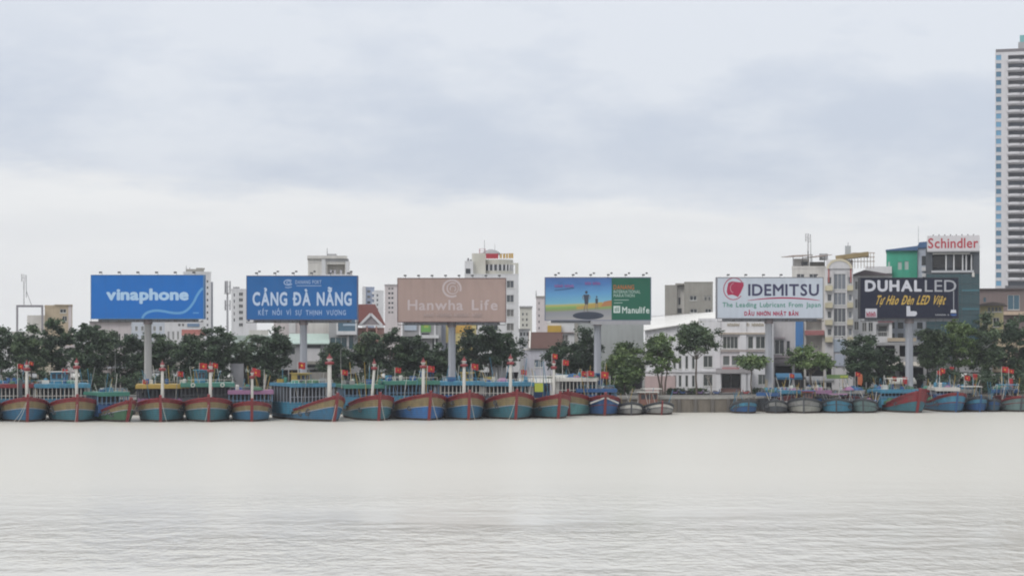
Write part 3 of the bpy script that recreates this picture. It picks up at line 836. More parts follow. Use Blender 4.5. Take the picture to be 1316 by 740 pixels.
pubw = paint('public_white', (.75, .745, .765), .75, .3, .35)
B = Bld('public_building', 'white public building with portico entrance, curved roof and steps by the quay', 898, 994, 409, 366, 16, pubw,
        [(904, 457, 916, 472, 'w2'), (904, 481, 916, 496, 'w2'), (929, 432, 948.5, 448, 'w4'), (961, 432, 968, 448, 'w1'), (971, 432, 983, 448, 'w2'),
         (929, 457, 938, 469.5, 'w1'), (940, 457, 948.5, 469.5, 'w1'), (961, 457, 983, 469.5, 'w3'), (974, 481, 985, 494, 'w2'), (927.5, 480, 951.5, 498.5, 'd')],
        pane=glass('public_glass', (.05, .06, .06)))
B.box('cornice', 925, 987, 427.3, 429.4, -.5, -.01, paint('tan_trim', (.50, .43, .36), .7, .3)); B.box('ledge', 926, 986, 449.2, 451.8, -.4, -.15, paint('taupe_trim', (.42, .37, .35), .7, .3))
B.box('pilaster', 919.5, 926, 412, 473, -.35, -.01, pubw); B.box('pilaster', 950.5, 959, 412, 473, -.35, -.01, pubw); B.box('pilaster', 986, 993, 412, 503, -.35, -.01, pubw)
B.box('string_course', 898.3, 925, 475.5, 478, -.25, -.01, pubw)
pc = B.box('portico_slab', 920.5, 966, 474, 479, -3.4, -.01, paint('portico_grey', (.42, .40, .41), .75, .3))
B.box('portico_fascia', 928, 950, 471.6, 474, -3.3, -.4, paint('portico_pink', (.46, .24, .25), .7, .3), pc)
for a, b_ in ((921, 926.5), (952.5, 959), (960.5, 966)):
    B.box('portico_column', a, b_, 479.1, 505.5, -3.2, -2.4, pubw)
for i in range(6):
    B.box('step', 926.6, 952.2, 498.7 + i * 1.25, 506.4, -1.0 - .4 * i, -.02 - .4 * i if i == 0 else -1.0 - .4 * (i - 1), paint('step_red', (.22, .13, .115), .85, .3))
B.box('door_leaf', 928, 939, 481, 498.4, 2.05, 2.15, glass('door_dark', (.03, .025, .025), .3)); B.box('door_leaf', 940, 951, 481, 498.4, 2.05, 2.15, glass('door_dark', (.03, .025, .025), .3))
tan = flat('tan_letters', (.42, .36, .26), .6)
def word_shapes(B, words, t, bt, y, mat, name='illegible_sign_letter', parent=None):
    for a, b_ in words:
        k = max(1, round((b_ - a) / 3.0)); st = (b_ - a) / k
        for i in range(k):
            mb = MB()
            xa, xb, za, zb = B.lx(a + i * st), B.lx(a + i * st + st * .78), B.lz(bt), B.lz(t)
            w = (xb - xa) * .3
            mb.box(xa, xa + w, y, y + .08, za, zb); mb.box(xb - w, xb, y, y + .08, za, zb * .7 + za * .3)
            mb.box(xa + w, xb - w, y + .005, y + .075, zb - (zb - za) * (.25 if i % 2 else .6), zb - (zb - za) * (.05 if i % 2 else .4))
            mb.build(name, mat, parent or B.o)
word_shapes(B, ((935, 952.5), (956, 963.5), (966, 982)), 415, 419, -.1, tan)
# curved side wing
B2 = Bld('public_building_wing', 'long white side wing with barrel roof behind the multi trunk quay tree', 829, 897.6, 424, 368, 16, pubw,
         [(a, t, a + 4, b_, 'w1') for a in (858, 865, 872, 880.5, 889) for t, b_ in ((457, 474), (482, 497))] + [(a, 440, a + 8, 450, 'w2') for a in (836, 848)], cat='building', parapet=0, pane=glass('public_glass', (.05, .06, .06)))
mb = MB()
xa, xb = B2.lx(827), B2.lx(922)
prev = None
for i in range(11):
    t = i / 10
    y = -.8 + 15 * t
    zl = B2.lz(424) + math.sin(t * math.pi / 2) * (B2.lz(404) - B2.lz(422)); zr = B2.lz(409.5) + math.sin(t * math.pi / 2) * (B2.lz(399.5) - B2.lz(409.5))
    if prev: mb.add([(xa, prev[0], prev[1]), (xb, prev[0], prev[2]), (xb, y, zr), (xa + 1.5 * t, y, zl)], [(0, 1, 2, 3)], 0, True)
    prev = (y, zl, zr)
mb.add([(xa, -.8, B2.lz(425)), (xb, -.8, B2.lz(411)), (xb, -.8, B2.lz(409.5)), (xa, -.8, B2.lz(424))], [(0, 1, 2, 3)])
mb.add([(xa, -.8, B2.lz(425)), (xa, 14.2, B2.lz(425)), (xa + 1.5, 14.2, B2.lz(404)), (xa, -.8, B2.lz(424))], [(0, 1, 2, 3)])
mb.build('barrel_roof', paint('roof_white', (.76, .75, .72), .6, .25, .3), B2.o)
MB().add([(B2.lx(829), -.02, B2.lz(424.5)), (B2.lx(898), -.02, B2.lz(424.5)), (B2.lx(898), -.02, B2.lz(413.5))], [(0, 1, 2)]).build('upper_wall', pubw, B2.o)
B2.box('string_course', 829, 897, 475.5, 478, -.25, -.01, pubw); B2.box('plinth', 829, 868, 483, 506, -.3, -.01, paint('pink_plinth', (.55, .42, .41), .75, .35))
# annex to the right
B = Bld('annexe_house', 'grey rendered annexe with balcony between the public building and blue shop', 994.4, 1021, 411, 372, 12, paint('annexe_grey', (.50, .48, .49), .75, .35), [(995.5, 436.5, 1008, 455, 'w2'), (1011, 438, 1015, 455, 'p'), (996, 470, 1018, 500, 'dd')])
B.box('balcony_slab', 993, 1021.5, 456.4, 459.5, -1.4, -.02, paint('taupe_slab', (.36, .31, .33), .75, .3)); B.box('window_hood', 994, 1009, 433, 435, -.5, -.02, paint('taupe_slab', (.36, .31, .33), .75, .3))
B.box('slab_shade_box', 993.5, 1021.5, 460.5, 466, -2.4, -.02, flat('shade_dark', (.17, .15, .16), .7))  # dark box paints in the shade below the balcony slab
# --- blue pier shop house with cluttered roof
B = Bld('roof_garden_house', 'off white house with rusty roof clutter and phone mast behind the emblem billboard', 1018, 1061, 342, 392, 14, offwhite, [(1024, 352, 1034, 360, 'w2'), (1040, 352, 1050, 360, 'w2'), (1036, 410, 1056, 424, 'd'), (1036, 432, 1056, 452, 'd'), (1036, 466, 1058, 499, 'dd')], arcade=(1019, 1034, 466, 503, 1))
B.box('blue_pier', 1022.5, 1032.5, 411, 452, -.5, -.01, paint('cobalt_pier', (.06, .20, .46), .6, .3))
rd = B.box('red_balcony', 1034.5, 1059, 424.5, 430.5, -1.2, -.02, paint('rust_red', (.36, .14, .14), .7, .4))
B.box('roof_room', 1020, 1040, 332, 342, 1.5, 10, offwhite); B.box('roof_room_window', 1030, 1038, 336, 342 - 1.5, 1.4, 1.48, B.pane)
B.box('roof_room', 1040.5, 1060, 336, 342, 2.5, 10, concrete)
rust = paint('rusty_sheet', (.26, .20, .17), .8, .6, .5)
sh = MB()
sh.beam((B.lx(1017), -.2, B.lz(330)), (B.lx(1032), 3, B.lz(327)), 5, .12); sh.beam((B.lx(1040), 0, B.lz(331)), (B.lx(1061), 2, B.lz(327.6)), 5, .12)
sh.build('roof_sheet', rust, B.o)
B.box('roof_box', 1053, 1064, 325, 333, 4, 7, greyr)
for px in (1019, 1031, 1043, 1059): B.box('roof_post', px, px + .8, 328, 342, .6, .8, steel)
B.mast(1038.5, 335, 299, 3, True, .14)
B.mast(1042, 335, 306, 5, False, .08)
# --- arched tube house
tb = paint('tube_white', (.62, .61, .62), .7, .35)
B = Bld('tube_house', 'narrow white tube house with arched top and pale yellow balconies', 1060.5, 1096, 345, 382, 14, tb, [(1071.5, t, 1087, b_, 'w3') for t, b_ in ((352, 372), (376, 392), (396, 414), (418, 432))] + [(1063.5, t, 1069, t + 9, 'w1') for t in (356, 378, 400, 422)] + [(1090, t, 1094.8, t + 9, 'w1') for t in (356, 378, 400, 422)], pane=greyglass, parapet=0, arcade=(1061.5, 1069, 470, 503, 1))
ar = []
for i in range(15):
    a = math.pi * i / 14
    ar.append((B.lx(1078.8) + math.cos(a) * (B.lx(1094) - B.lx(1078.8)), B.lz(345.2) + math.sin(a) * (B.lz(334) - B.lz(345.2))))
MB().prism(ar, -.3, 3).build('arch_top', tb, B.o)
mb = ribbon([(x * .985, z) for x, z in ar], .45, -.42); mb.build('arch_trim', paint('arch_cream', (.62, .56, .42), .7), B.o)
for t in (367, 389, 411, 433):
    B.box('balcony', 1060.6, 1070.2, t, t + 6.5, -1.0, -.02, paint('balcony_yellow', (.56, .51, .36), .7, .4)); B.box('balcony', 1088.6, 1096.2, t, t + 6.5, -1.0, -.02, paint('balcony_yellow', (.56, .51, .36), .7, .4))
B.box('pilaster', 1069.8, 1071.3, 347, 490, -.5, -.03, tb); B.box('pilaster', 1087.2, 1088.5, 347, 490, -.5, -.03, tb)
B.box('red_stripe', 1064.5, 1066, 345, 363, -.2, -.01, paint('stripe_red', (.42, .13, .12), .7)); B.box('red_stripe', 1092.5, 1094, 345, 363, -.2, -.01, paint('stripe_red', (.42, .13, .12), .7))
B.box('spandrel', 1071.5, 1087, 436, 452, -.3, -.02, paint('spandrel_blue', (.36, .42, .50), .6, .5, 1.2)); B.box('signboard', 1073, 1086, 455, 470, -.35, -.02, paint('sign_bluegrey', (.42, .46, .55), .6, .3))
B.box('stair_head', 1086, 1093.5, 314.5, 330, 5, 8, paint('stairhead_grey', (.40, .43, .45), .7, .3)); B.mast(1090, 314.5, 309.5, 6, False, .07)
B.box('roof_terrace', 1062, 1096, 333, 345, 3.2, 13, tb)
# roof clutter yellow/brown terrace structure
rt = MB()
rt.beam((B.lx(1074), 3.5, B.lz(331)), (B.lx(1116), 3.5, B.lz(326)), 4, .9); rt.build('roof_awning', paint('ochre_sheet', (.30, .23, .12), .8, .5, .6), B.o)
rr = MB()
for px in range(1094, 1124, 4): rr.box(B.lx(px), B.lx(px) + .1, 3.0, 3.1, B.lz(344), B.lz(324))
for py in (324, 329.5, 335): rr.box(B.lx(1094), B.lx(1124), 2.98, 3.12, B.lz(py + .8), B.lz(py))
rr.build('roof_rack', paint('rack_brown', (.27, .18, .12), .8, .4), B.o)
# --- temple roofed house left of green one
B = Bld('corner_house', 'white house with small dark gabled roof behind the dark gold script billboard', 1096.5, 1146, 354, 388, 14, white, [(1099, 361, 1105, 372, 'w2'), (1099, 384, 1105, 396, 'w2'), (1098, 413, 1104, 424, 'w2'), (1108, 414, 1114, 426, 'w2'), (1116, 414, 1122, 426, 'w2'), (1126, 416, 1142, 432, 'o'), (1126, 440, 1142, 456, 'o')], parapet=0, arcade=(1098, 1144, 466, 503, 3))
dr = flat('dark_eave', (.12, .10, .11), .7)
MB().prism([(B.lx(1095), B.lz(354.2)), (B.lx(1146), B.lz(354.2)), (B.lx(1146), B.lz(353)), (B.lx(1111), B.lz(347)), (B.lx(1095), B.lz(353))], -1.0, 6).build('roof', dr, B.o)
B.box('roof_parapet', 1112, 1146, 341, 350, 6.2, 12, white)
B.box('red_sign_board', 1128, 1148, 410.5, 413.6, -.5, -.02, paint('sign_crimson', (.45, .08, .12), .5, .2)); B.box('balcony_slab', 1140, 1176, 434, 438.5, -1.6, -.02, paint('balcony_tan', (.48, .40, .30), .7, .3))
B = Bld('cafe_house', 'low open house under a torn pale sheet canopy by the gold script billboard', 1120, 1190, 440, 384, 12, greyr, [(1126, 444, 1150, 458, 'dd'), (1156, 444, 1186, 458, 'dd'), (1126, 472, 1150, 499, 'dd'), (1156, 472, 1186, 499, 'dd')])
mb = MB()
rng = random.Random(2)
pp = [(1121, 461), (1130, 466.5), (1138, 468), (1150, 466.5), (1160, 467), (1172, 466.5), (1181, 467.5)]
for (a, t), (b_, t2) in zip(pp, pp[1:]):
    mb.add([(B.lx(a), -4, B.lz(t + 2)), (B.lx(b_), -4, B.lz(t2 + 2)), (B.lx(b_), -.1, B.lz(t2 - 2.2)), (B.lx(a), -.1, B.lz(t - 2.2)), (B.lx(a), -4, B.lz(t + 3)), (B.lx(b_), -4, B.lz(t2 + 3))], [(0, 1, 2, 3), (4, 5, 1, 0)])
mb.build('canopy', paint('canopy_tan', (.56, .52, .46), .7, .5, 1.2), B.o)
# --- green sheet building
B = Bld('sheet_metal_building', 'bright green sheet metal clad upper storey with slanted blue roof edge', 1139.5, 1178.5, 322, 396, 14, paint('emerald_sheet', (.045, .36, .24), .55, .2, .6), [(1141.5, 336, 1144, 346, 'p'), (1154, 336.5, 1159, 346.5, 'p'), (1162.5, 335.5, 1167.5, 346.5, 'p')], parapet=0, pane=paint('pale_shutter', (.42, .5, .47), .6, .3))
mb = MB()
for i in range(31):
    px = 1140.2 + i * 1.25
    if any(a - .6 < px < b_ + .6 for a, b_ in ((1141.5, 1144), (1154, 1159), (1162.5, 1167.5))): continue
    mb.box(B.lx(px) - .03, B.lx(px) + .03, -.06, -.002, B.lz(360), B.lz(322.3))
tag(mb.build('sheet_ribs', B.wall, B.o), kind='stuff')
lowr = B.box('lower_wall', 1139.5, 1190, 408, 470, -.6, -.05, paint('bluegrey_lower', (.34, .37, .42), .7, .4, .5))
for t in (414, 428, 444):
    for a in (1143, 1154, 1166, 1178): B.box('window', a, a + 7, t, t + 8, -.68, -.61, glass('dark_glass', (.035, .042, .05)), lowr)
bl = paint('blue_roof', (.06, .13, .26), .6, .25)
MB().prism([(B.lx(1138.5), B.lz(322.2)), (B.lx(1179), B.lz(322.2)), (B.lx(1179), B.lz(316.2)), (B.lx(1138.5), B.lz(321))], -.7, 14.5).build('roof_edge', bl, B.o)
B.box('stair_block', 1178.7, 1193, 319, 420, .5, 13, paint('paleblue_block', (.48, .52, .60), .7, .35)); B.box('stair_block_window', 1184, 1191, 329, 341, .42, .49, B.pane if False else glass('dark_glass', (.035, .042, .05)))
MB().prism([(B.lx(1177), B.lz(319)), (B.lx(1194), B.lz(319)), (B.lx(1194), B.lz(310.3)), (B.lx(1181), B.lz(311.5))], .2, 13).build('blue_parapet', bl, B.o)
B.box('air_conditioner', 1184, 1190, 343.5, 348.5, -.4, .45, white); B.box('air_conditioner', 1184.5, 1192, 351.5, 356, -.5, .45, white)
B.mast(1180, 312, 290, 4, False, .05)
# --- dark glass building with the rooftop sign
B = Bld('glass_office_building', 'dark teal glass office building with white rooftop sign and open top floor', 1190.5, 1258, 317, 388, 16, paint('dark_clad', (.075, .085, .10), .5, .2), [(1199, 327, 1250, 347.5, 'd')], parapet=.2)
for i, (a, b_, mm) in enumerate(((1199.5, 1215, glass('deep_window', (.03, .03, .035))), (1217, 1224, greyglass), (1227, 1235, glass('deep_window', (.03, .03, .035))))):
    B.box('window', a, b_, 328.5, 344, 1.95, 2.1, mm)
for px in (1215.2, 1225, 1236, 1240.5, 1247): B.box('column', px, px + 1.6, 327.2, 347.4, .3, .7, white)
B.box('sill_band', 1197.5, 1251, 347.6, 350.2, -.3, -.01, paint('band_grey', (.45, .46, .48), .6, .2)); B.box('lintel_band', 1199, 1246, 325, 326.8, -.2, -.01, offwhite)
cols, rows_ = 6, 8
for j in range(rows_):
    for i in range(cols):
        a = 1191.5 + i * 11.1; t = 352 + j * 13.2
        B.box('glass_panel', a + .15, a + 10.9, t + .2, t + 12.8, -.08, -.01, tealglass)
for t in (372.2, 396): B.box('spandrel_band', 1236, 1257.5, t, t + 2.2, -.22, -.09, glass('teal_band', (.05, .16, .20), .3))
B.box('corner_post', 1252.5, 1257.8, 318, 351.5, -.1, -.01, paint('dark_clad', (.075, .085, .10), .5, .2)); B.box('roof_lamp', 1248.5, 1251.5, 350.5, 356, -.6, -.3, offwhite)
sg = B.box('rooftop_sign', 1192.2, 1258, 303, 322.5, -.75, -.35, paint('sign_white', (.62, .60, .62), .6, .15))
B.box('sign_lower_frame', 1192, 1258.3, 322.6, 324, -.8, -.3, greyr, sg)
lettering('Schindler', B.lx(1193.5), B.lx(1256.2), B.lz(319.2), B.lz(306), -.765, paint('schindler_red', (.42, .03, .05), .5, .05), sg, offset=.018)
for i in range(8): B.mast(1200 + i * 7.2, 303, 301.2, -.5, False, .16)
# --- brown low building and pavilion at the right edge
B = Bld('shopping_hall', 'brown flat roofed hall with tall teal window at the foot of the tower', 1257, 1340, 371.5, 440, 24, brownr, [(1295, 379, 1310, 398, 'w2'), (1265, 382, 1268, 388, 'p')], parapet=.3, pane=glass('hall_teal', (.05, .12, .17), .2))
B.box('roof_slab', 1258, 1342, 370.4, 371.6, -.6, 24, flat('slab_brown', (.12, .095, .10), .8)); B.box('tan_band', 1290, 1341, 400.3, 404.6, -1.5, -.02, paint('tan_band', (.55, .42, .32), .7, .3))
B = Bld('pavilion_house', 'small yellow pavilion with dark tile roof before the brown hall', 1260, 1289, 393, 400, 9, paint('pavilion_yellow', (.48, .44, .24), .75, .35), [(a, 394.5, a + 3.4, 400, 'p') for a in (1269.5, 1274, 1278.6, 1283)] + [(1263, 408, 1270, 420, 'w2'), (1276, 408, 1284, 420, 'w2')], parapet=0)
MB().prism([(B.lx(1258), B.lz(393.2)), (B.lx(1294), B.lz(393.2)), (B.lx(1290), B.lz(390)), (B.lx(1276), B.lz(388)), (B.lx(1261), B.lz(390.4))], -1.2, 9).build('roof', flat('pavilion_roof', (.11, .095, .09), .8), B.o)
B.box('sill', 1268.5, 1287.5, 400.2, 401.5, -.2, -.01, white)
# --- tall tower
tw = paint('tower_white', (.64, .63, .65), .7, .25, .12)
B = Bld('residential_tower', 'very tall white residential tower with blue windows and dark balcony bays', 1280.5, 1372, 66, 760, 30, tw,
        [(1281.2, 66 + 3.2 + 10.78 * j, 1288.2, 66 + 10.2 + 10.78 * j, 'w1') for j in range(28)] + [(1296.5, 66 + 4 + 10.78 * j, 1330, 66 + 10.78 * j + 10.6, 'd') for j in range(28)] + [(1340, 66 + 4 + 10.78 * j, 1366, 66 + 10.78 * j + 10.6, 'd') for j in range(28)],
        parapet=.4, pane=glass('tower_blue', (.07, .19, .30), .15), frame=tw)
slab = None
for j in range(28):
    t = 66 + 10.78 * j
    mb = MB()
    for a, b_ in ((1295.4, 1313), (1313.2, 1331.2), (1339, 1367)):
        xa, xb = B.lx(a), B.lx(b_)
        k = 8
        pts = [(xa + (xb - xa) * i / k, -.7 - 1.5 * math.sin(math.pi * i / k) ** .6) for i in range(k + 1)]
        vs2 = [(x, y, z) for z in (0, .95) for x, y in pts] + [(x, .1, z) for z in (0, .95) for x, _ in pts]
        m_ = k + 1
        fs = []
        for i in range(k):
            fs += [(i, i + 1, m_ + i + 1, m_ + i), (2 * m_ + i, 2 * m_ + i + 1, i + 1, i), (m_ + i, m_ + i + 1, 3 * m_ + i + 1, 3 * m_ + i)]
        mb.add(vs2, fs)
    if slab is None: sl_ = mb.build('balcony', tw, B.o); slab = sl_.data
    else: sl_ = link('balcony', slab, B.o)
    sl_.location = (0, 0, B.lz(t + 10.78 + 2.6))
    MB().box(B.lx(1297), B.lx(1329.6), 2.0, 2.15, B.lz(t + 10.3), B.lz(t + 4.3)).build('balcony_glazing', glass(*[('balcony_dark', (.048, .05, .065), .3), ('balcony_dark_warm', (.07, .066, .075), .3), ('balcony_dark_blue', (.06, .075, .105), .2)][(j * 5) % 7 % 3]), B.o)
B.box('roof_rail', 1281, 1371, 61.5, 66, 1, 1.4, flat('rail_dark', (.17, .16, .17), .7))
B.box('penthouse', 1309, 1360, 51, 66, 6, 22, greyr)
B.box('roof_tank', 1311, 1322, 41, 50, 8, 14, paint('teal_tank', (.16, .40, .40), .6, .2))
B.box('base_rail', 1293, 1330, 367, 372, -3, -2.8, steel)
# --- low shops behind the trees, so the street reads as built up
rng = random.Random(11)
shopcols = [offwhite, pinkish, greyr, white, cream, concrete]
LOW = [(-60, -8, 436, 'grey'), (-8, 34, 441, 'white'), (34, 78, 438, 'cream'), (78, 116, 444, 'pink'), (168, 208, 438, 'grey'), (208, 240, 446, 'concrete'), (262, 300, 444, 'white'), (460, 520, 449, 'grey'), (566, 600, 452, 'cream'), (612, 668, 446, 'white'), (724, 742, 452, 'pink'), (1190, 1232, 462, 'dark grey'), (1232, 1275, 440, 'grey'), (1275, 1340, 436, 'tan')]
where = ['beyond the left picture edge', 'behind the leftmost dark tree', 'behind the second tree from the left edge', 'behind the third tree from the left edge', 'behind the bright blue billboard pole', 'under the small faded red roof', 'below the phone mast', 'below the red gabled house', 'beside the tan billboard pole', 'behind the big round tree', 'next to the windowless grey wall', 'below the dark glass office', 'beside the dark glass office foot', 'under the brown hall']
cm = {'grey': greyr, 'white': white, 'cream': cream, 'pink': pinkish, 'concrete': concrete, 'dark grey': paint('dark_grey_render', (.16, .165, .17), .8, .3), 'tan': beige}
for i, (a, b_, t, cn) in enumerate(LOW):
    Y = 372 + (i % 3) * 3 + (10 if a > 1100 else 0)
    w3 = (b_ - a) / 3
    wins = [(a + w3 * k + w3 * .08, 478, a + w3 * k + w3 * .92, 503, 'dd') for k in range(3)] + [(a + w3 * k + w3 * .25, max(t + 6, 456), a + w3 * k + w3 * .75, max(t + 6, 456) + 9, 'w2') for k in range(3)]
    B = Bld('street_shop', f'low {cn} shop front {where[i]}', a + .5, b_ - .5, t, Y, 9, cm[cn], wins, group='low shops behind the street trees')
    for k in range(3):
        if (i + k) % 2 == 0:
            xa, xb, zz = B.lx(a + w3 * k + 1), B.lx(a + w3 * k + w3 - 1), B.lz(480)
            am = paint('awning_%d' % ((i + k) % 4), [(.62, .62, .60), (.10, .22, .42), (.40, .42, .44), (.36, .14, .12)][(i + k) % 4], .6, .3)
            MB().add([(xa, -2.2, zz - .55), (xb, -2.2, zz - .55), (xb, -.05, zz + .1), (xa, -.05, zz + .1), (xa, -2.2, zz - .8), (xb, -2.2, zz - .8)], [(0, 1, 2, 3), (4, 5, 1, 0)]).build('awning', am, B.o)

# ------------------------------------------------------------------ billboards
lampm = flat('lamp_dark', (.07, .07, .075), .5)
polem = paint('pole_grey', (.30, .315, .35), .6, .25, .3)
polewarm = paint('pole_warm_grey', (.33, .325, .31), .6, .25, .3)


class Board:
    def __init__(s, label, px0, px1, py0, py1, Y, pole, pw, face, pole_mat=polem, edge=None, top_lamps=6, low_lamps=6, double=False, catwalk=True):
        s.Y = Y; s.cx = X(pole, Y); s.base = GZ
        s.o = thing('billboard', label, 'billboard', (s.cx, Y, GZ), 0, 'riverside advertising billboards on single poles')
        xa, xb, za, zb = s.lx(px0), s.lx(px1), s.lz(py1), s.lz(py0)
        s.box = (xa, xb, za, zb)
        r = pw * Y / FPX / 2
        pole_o = MB().lathe([(r * 1.5, 0), (r * 1.5, .35), (r * 1.02, .4), (r * .97, za - 1.0)], 20, (0, 1.1, 0)).build('pole', pole_mat, s.o)
        MB().lathe([(r * 1.22, za - 1.0), (r * 1.22, za + .1)], 20, (0, 1.1, 0)).build('collar', paint('collar_brown', (.20, .165, .17), .7, .3), pole_o)
        for k in range(4):                                           # stiffener plates at the foot
            a = math.pi / 4 + k * math.pi / 2
            MB().beam((math.cos(a) * r * 1.2, 1.1 + math.sin(a) * r * 1.2, .3), (math.cos(a) * r * 1.2, 1.1 + math.sin(a) * r * 1.2, 1.1), .05, .3).build('stiffener', pole_mat, pole_o)
        mb = MB()
        for dx in (-.2, .2): mb.box(dx - .025, dx + .025, 1.1 - r - .22, 1.1 - r - .17, 2.2, za - 1.0)
        for i in range(int((za - 3.4) / .45)): mb.box(-.175, .175, 1.1 - r - .21, 1.1 - r - .18, 2.4 + i * .45, 2.43 + i * .45)
        mb.build('ladder', polem, pole_o)
        s.face = MB().box(xa, xb, 0, .06, za, zb).build('panel_face', face, s.o)
        MB().box(xa, xb, .062, 2.1, za + .02, zb - .02).build('panel_body', paint('panel_back', (.30, .29, .30), .7, .3), s.o)
        e = edge or flat('panel_edge', (.20, .21, .25), .6)
        mb = MB(); t = .13
        mb.box(xa - t, xb + t, -.05, 2.12, zb, zb + t); mb.box(xa - t, xb + t, -.05, 2.12, za - t, za)
        mb.box(xa - t, xa - .002, -.05, 2.12, za, zb); mb.box(xb + .002, xb + t, -.05, 2.12, za, zb)
        mb.build('edge_frame', e, s.o)
        MB().box(xa + 1, xb - 1, .8, 1.4, za - .55, za - t - .003).build('main_beam', polem, s.o)
        if catwalk:
            mb = MB(); zr = za - .62
            mb.box(xa, xb, -1.0, -.92, zr - .05, zr + .05); mb.box(xa, xb, -.3, -.24, zr - .05, zr + .05)
            k = 13
            for i in range(k + 1):
                x = xa + (xb - xa) * i / k
                mb.box(x - .03, x + .03, -.92, .5, zr + .052, zr + .11)
                mb.box(x - .03, x + .03, -.28, -.24, zr + .12, za - t)
            mb.build('catwalk', lampm, s.o)
        for n_, zz, sg in ((top_lamps, zb + t, 1), (low_lamps, za - .62, -1)):
            for i in range(n_):
                x = xa + (xb - xa) * (i + .6) / n_ - .1
                l = MB()
                if sg > 0:
                    l.tube((x, .3, zz), (x, -.2, zz + .5), .035, .035, 5); l.tube((x, -.2, zz + .5), (x + (.0), -1.1, zz + .45), .035, .035, 5)
                    arm = l.build('lamp_arm', lampm, s.o)
                    MB().box(x - .24, x + .24, -1.4, -1.0, zz + .22, zz + .5).build('lamp_head', lampm, arm)
                    if double: MB().box(x + .36, x + .74, -1.7, -1.3, zz + .52, zz + .78).build('lamp_head', lampm, arm)
                else:
                    MB().box(x - .24, x + .24, -1.35, -1.0, zz + .06, zz + .36).build('floodlight', lampm, s.o)

    def lx(s, px): return X(px, s.Y) - s.cx
    def lz(s, py): return Z(py, s.Y) - s.base

    def text(s, body, a, b, t, bt, mat, **k):
        return lettering(body, s.lx(a), s.lx(b), s.lz(bt), s.lz(t), -.012, mat, s.face, **k)

    def shape(s, pts, mat, name='printed_shape', y=-.008):
        mb = MB(); mb.add([(s.lx(a), y, s.lz(b)) for a, b in pts], [tuple(range(len(pts)))])
        return mb.build(name, mat, s.face)

    def stroke(s, pts, w, mat, name='printed_stroke', y=-.010):
        sc = s.Y / FPX
        return ribbon([(s.lx(a), s.lz(b)) for a, b in pts], [v * sc for v in w] if isinstance(w, list) else w * sc, y).build(name, mat, s.face)


def ell(cx, cy, rx, ry, a0=0, a1=360, n=28, rot=0):
    r = []
    for i in range(n + 1):
        a = math.radians(a0 + (a1 - a0) * i / n)
        x, y = rx * math.cos(a), ry * math.sin(a)
        c, s_ = math.cos(math.radians(rot)), math.sin(math.radians(rot))
        r.append((cx + x * c - y * s_, cy - (x * s_ + y * c)))
    return r


def spline(pts, n=8):
    r = []
    P = [pts[0]] + list(pts) + [pts[-1]]
    for i in range(1, len(P) - 2):
        for k in range(n):
            t = k / n
            q_ = []
            for d_ in range(2):
                a, b, c, e = P[i - 1][d_], P[i][d_], P[i + 1][d_], P[i + 2][d_]
                q_.append(.5 * (2 * b + (c - a) * t + (2 * a - 5 * b + 4 * c - e) * t * t + (3 * b - a - 3 * c + e) * t ** 3))
            r.append(tuple(q_))
    r.append(tuple(pts[-1]))
    return r


def vinyl(key, col, var=.16):
    m = paint(key, col, .6, var, .25)
    m.node_tree.nodes['Principled BSDF'].inputs['Specular IOR Level'].default_value = .2
    return m


# 1 bright blue
pale = vinyl('print_pale_blue', (.42, .60, .80)); sky_b = vinyl('print_sky_blue', (.14, .36, .64))
b = Board('bright blue billboard with pale lowercase lettering and a curling light stripe', 117.5, 261, 354, 409, 333, 188.6, 9.6, vinyl('vinyl_blue', (.016, .155, .50)), polewarm, vinyl('edge_blue', (.10, .22, .40)))
b.text('vinaphone', 136.5, 242.5, 370.5, 390.5, pale, offset=.045, spacing=.55)
b.stroke(spline([(182.5, 408.8), (187, 403), (194, 400), (202, 399), (211, 400), (219, 401.5), (228, 402.3), (236, 401), (243, 396), (249, 388), (253, 380), (257, 374), (261, 370)]), 3.0, sky_b, y=-.006)
b.text('vnpt', 248, 255, 400.5, 403.5, sky_b, offset=.02) if False else b.stroke([(248, 402), (255.5, 402)], 1.3, sky_b)
# 2 navy
b = Board('royal blue billboard with large white capitals and small ship emblem', 317.5, 458.5, 355, 410, 335, 389.2, 9.4, vinyl('vinyl_navy', (.022, .13, .36)), polem, vinyl('edge_navy', (.10, .13, .24)), 6, 6, double=True)
lw = vinyl('print_white_blue', (.50, .60, .76)); lw2 = vinyl('print_dim_blue', (.36, .47, .68))
b.text('CẢNG ĐÀ NẴNG', 324.5, 452, 375, 393, lw, offset=.035)
b.text('KẾT NỐI VÌ SỰ THỊNH VƯỢNG', 332, 444.5, 398.4, 405, lw2, offset=.02, spacing=1.7)
b.text('DANANG PORT', 379.5, 413, 360, 364.8, lw2, offset=.02)
b.stroke([(381, 367.2), (413, 367.2)], .8, lw2)
b.stroke(ell(370.5, 363, 5.4, 3.3, 40, 330), 1.3, lw2, 'emblem'); b.stroke(ell(371, 363, 2.6, 1.8, 0, 360), .9, lw2, 'emblem'); b.stroke([(366.5, 369), (370, 369.8), (375, 368.6)], .9, lw2, 'emblem')
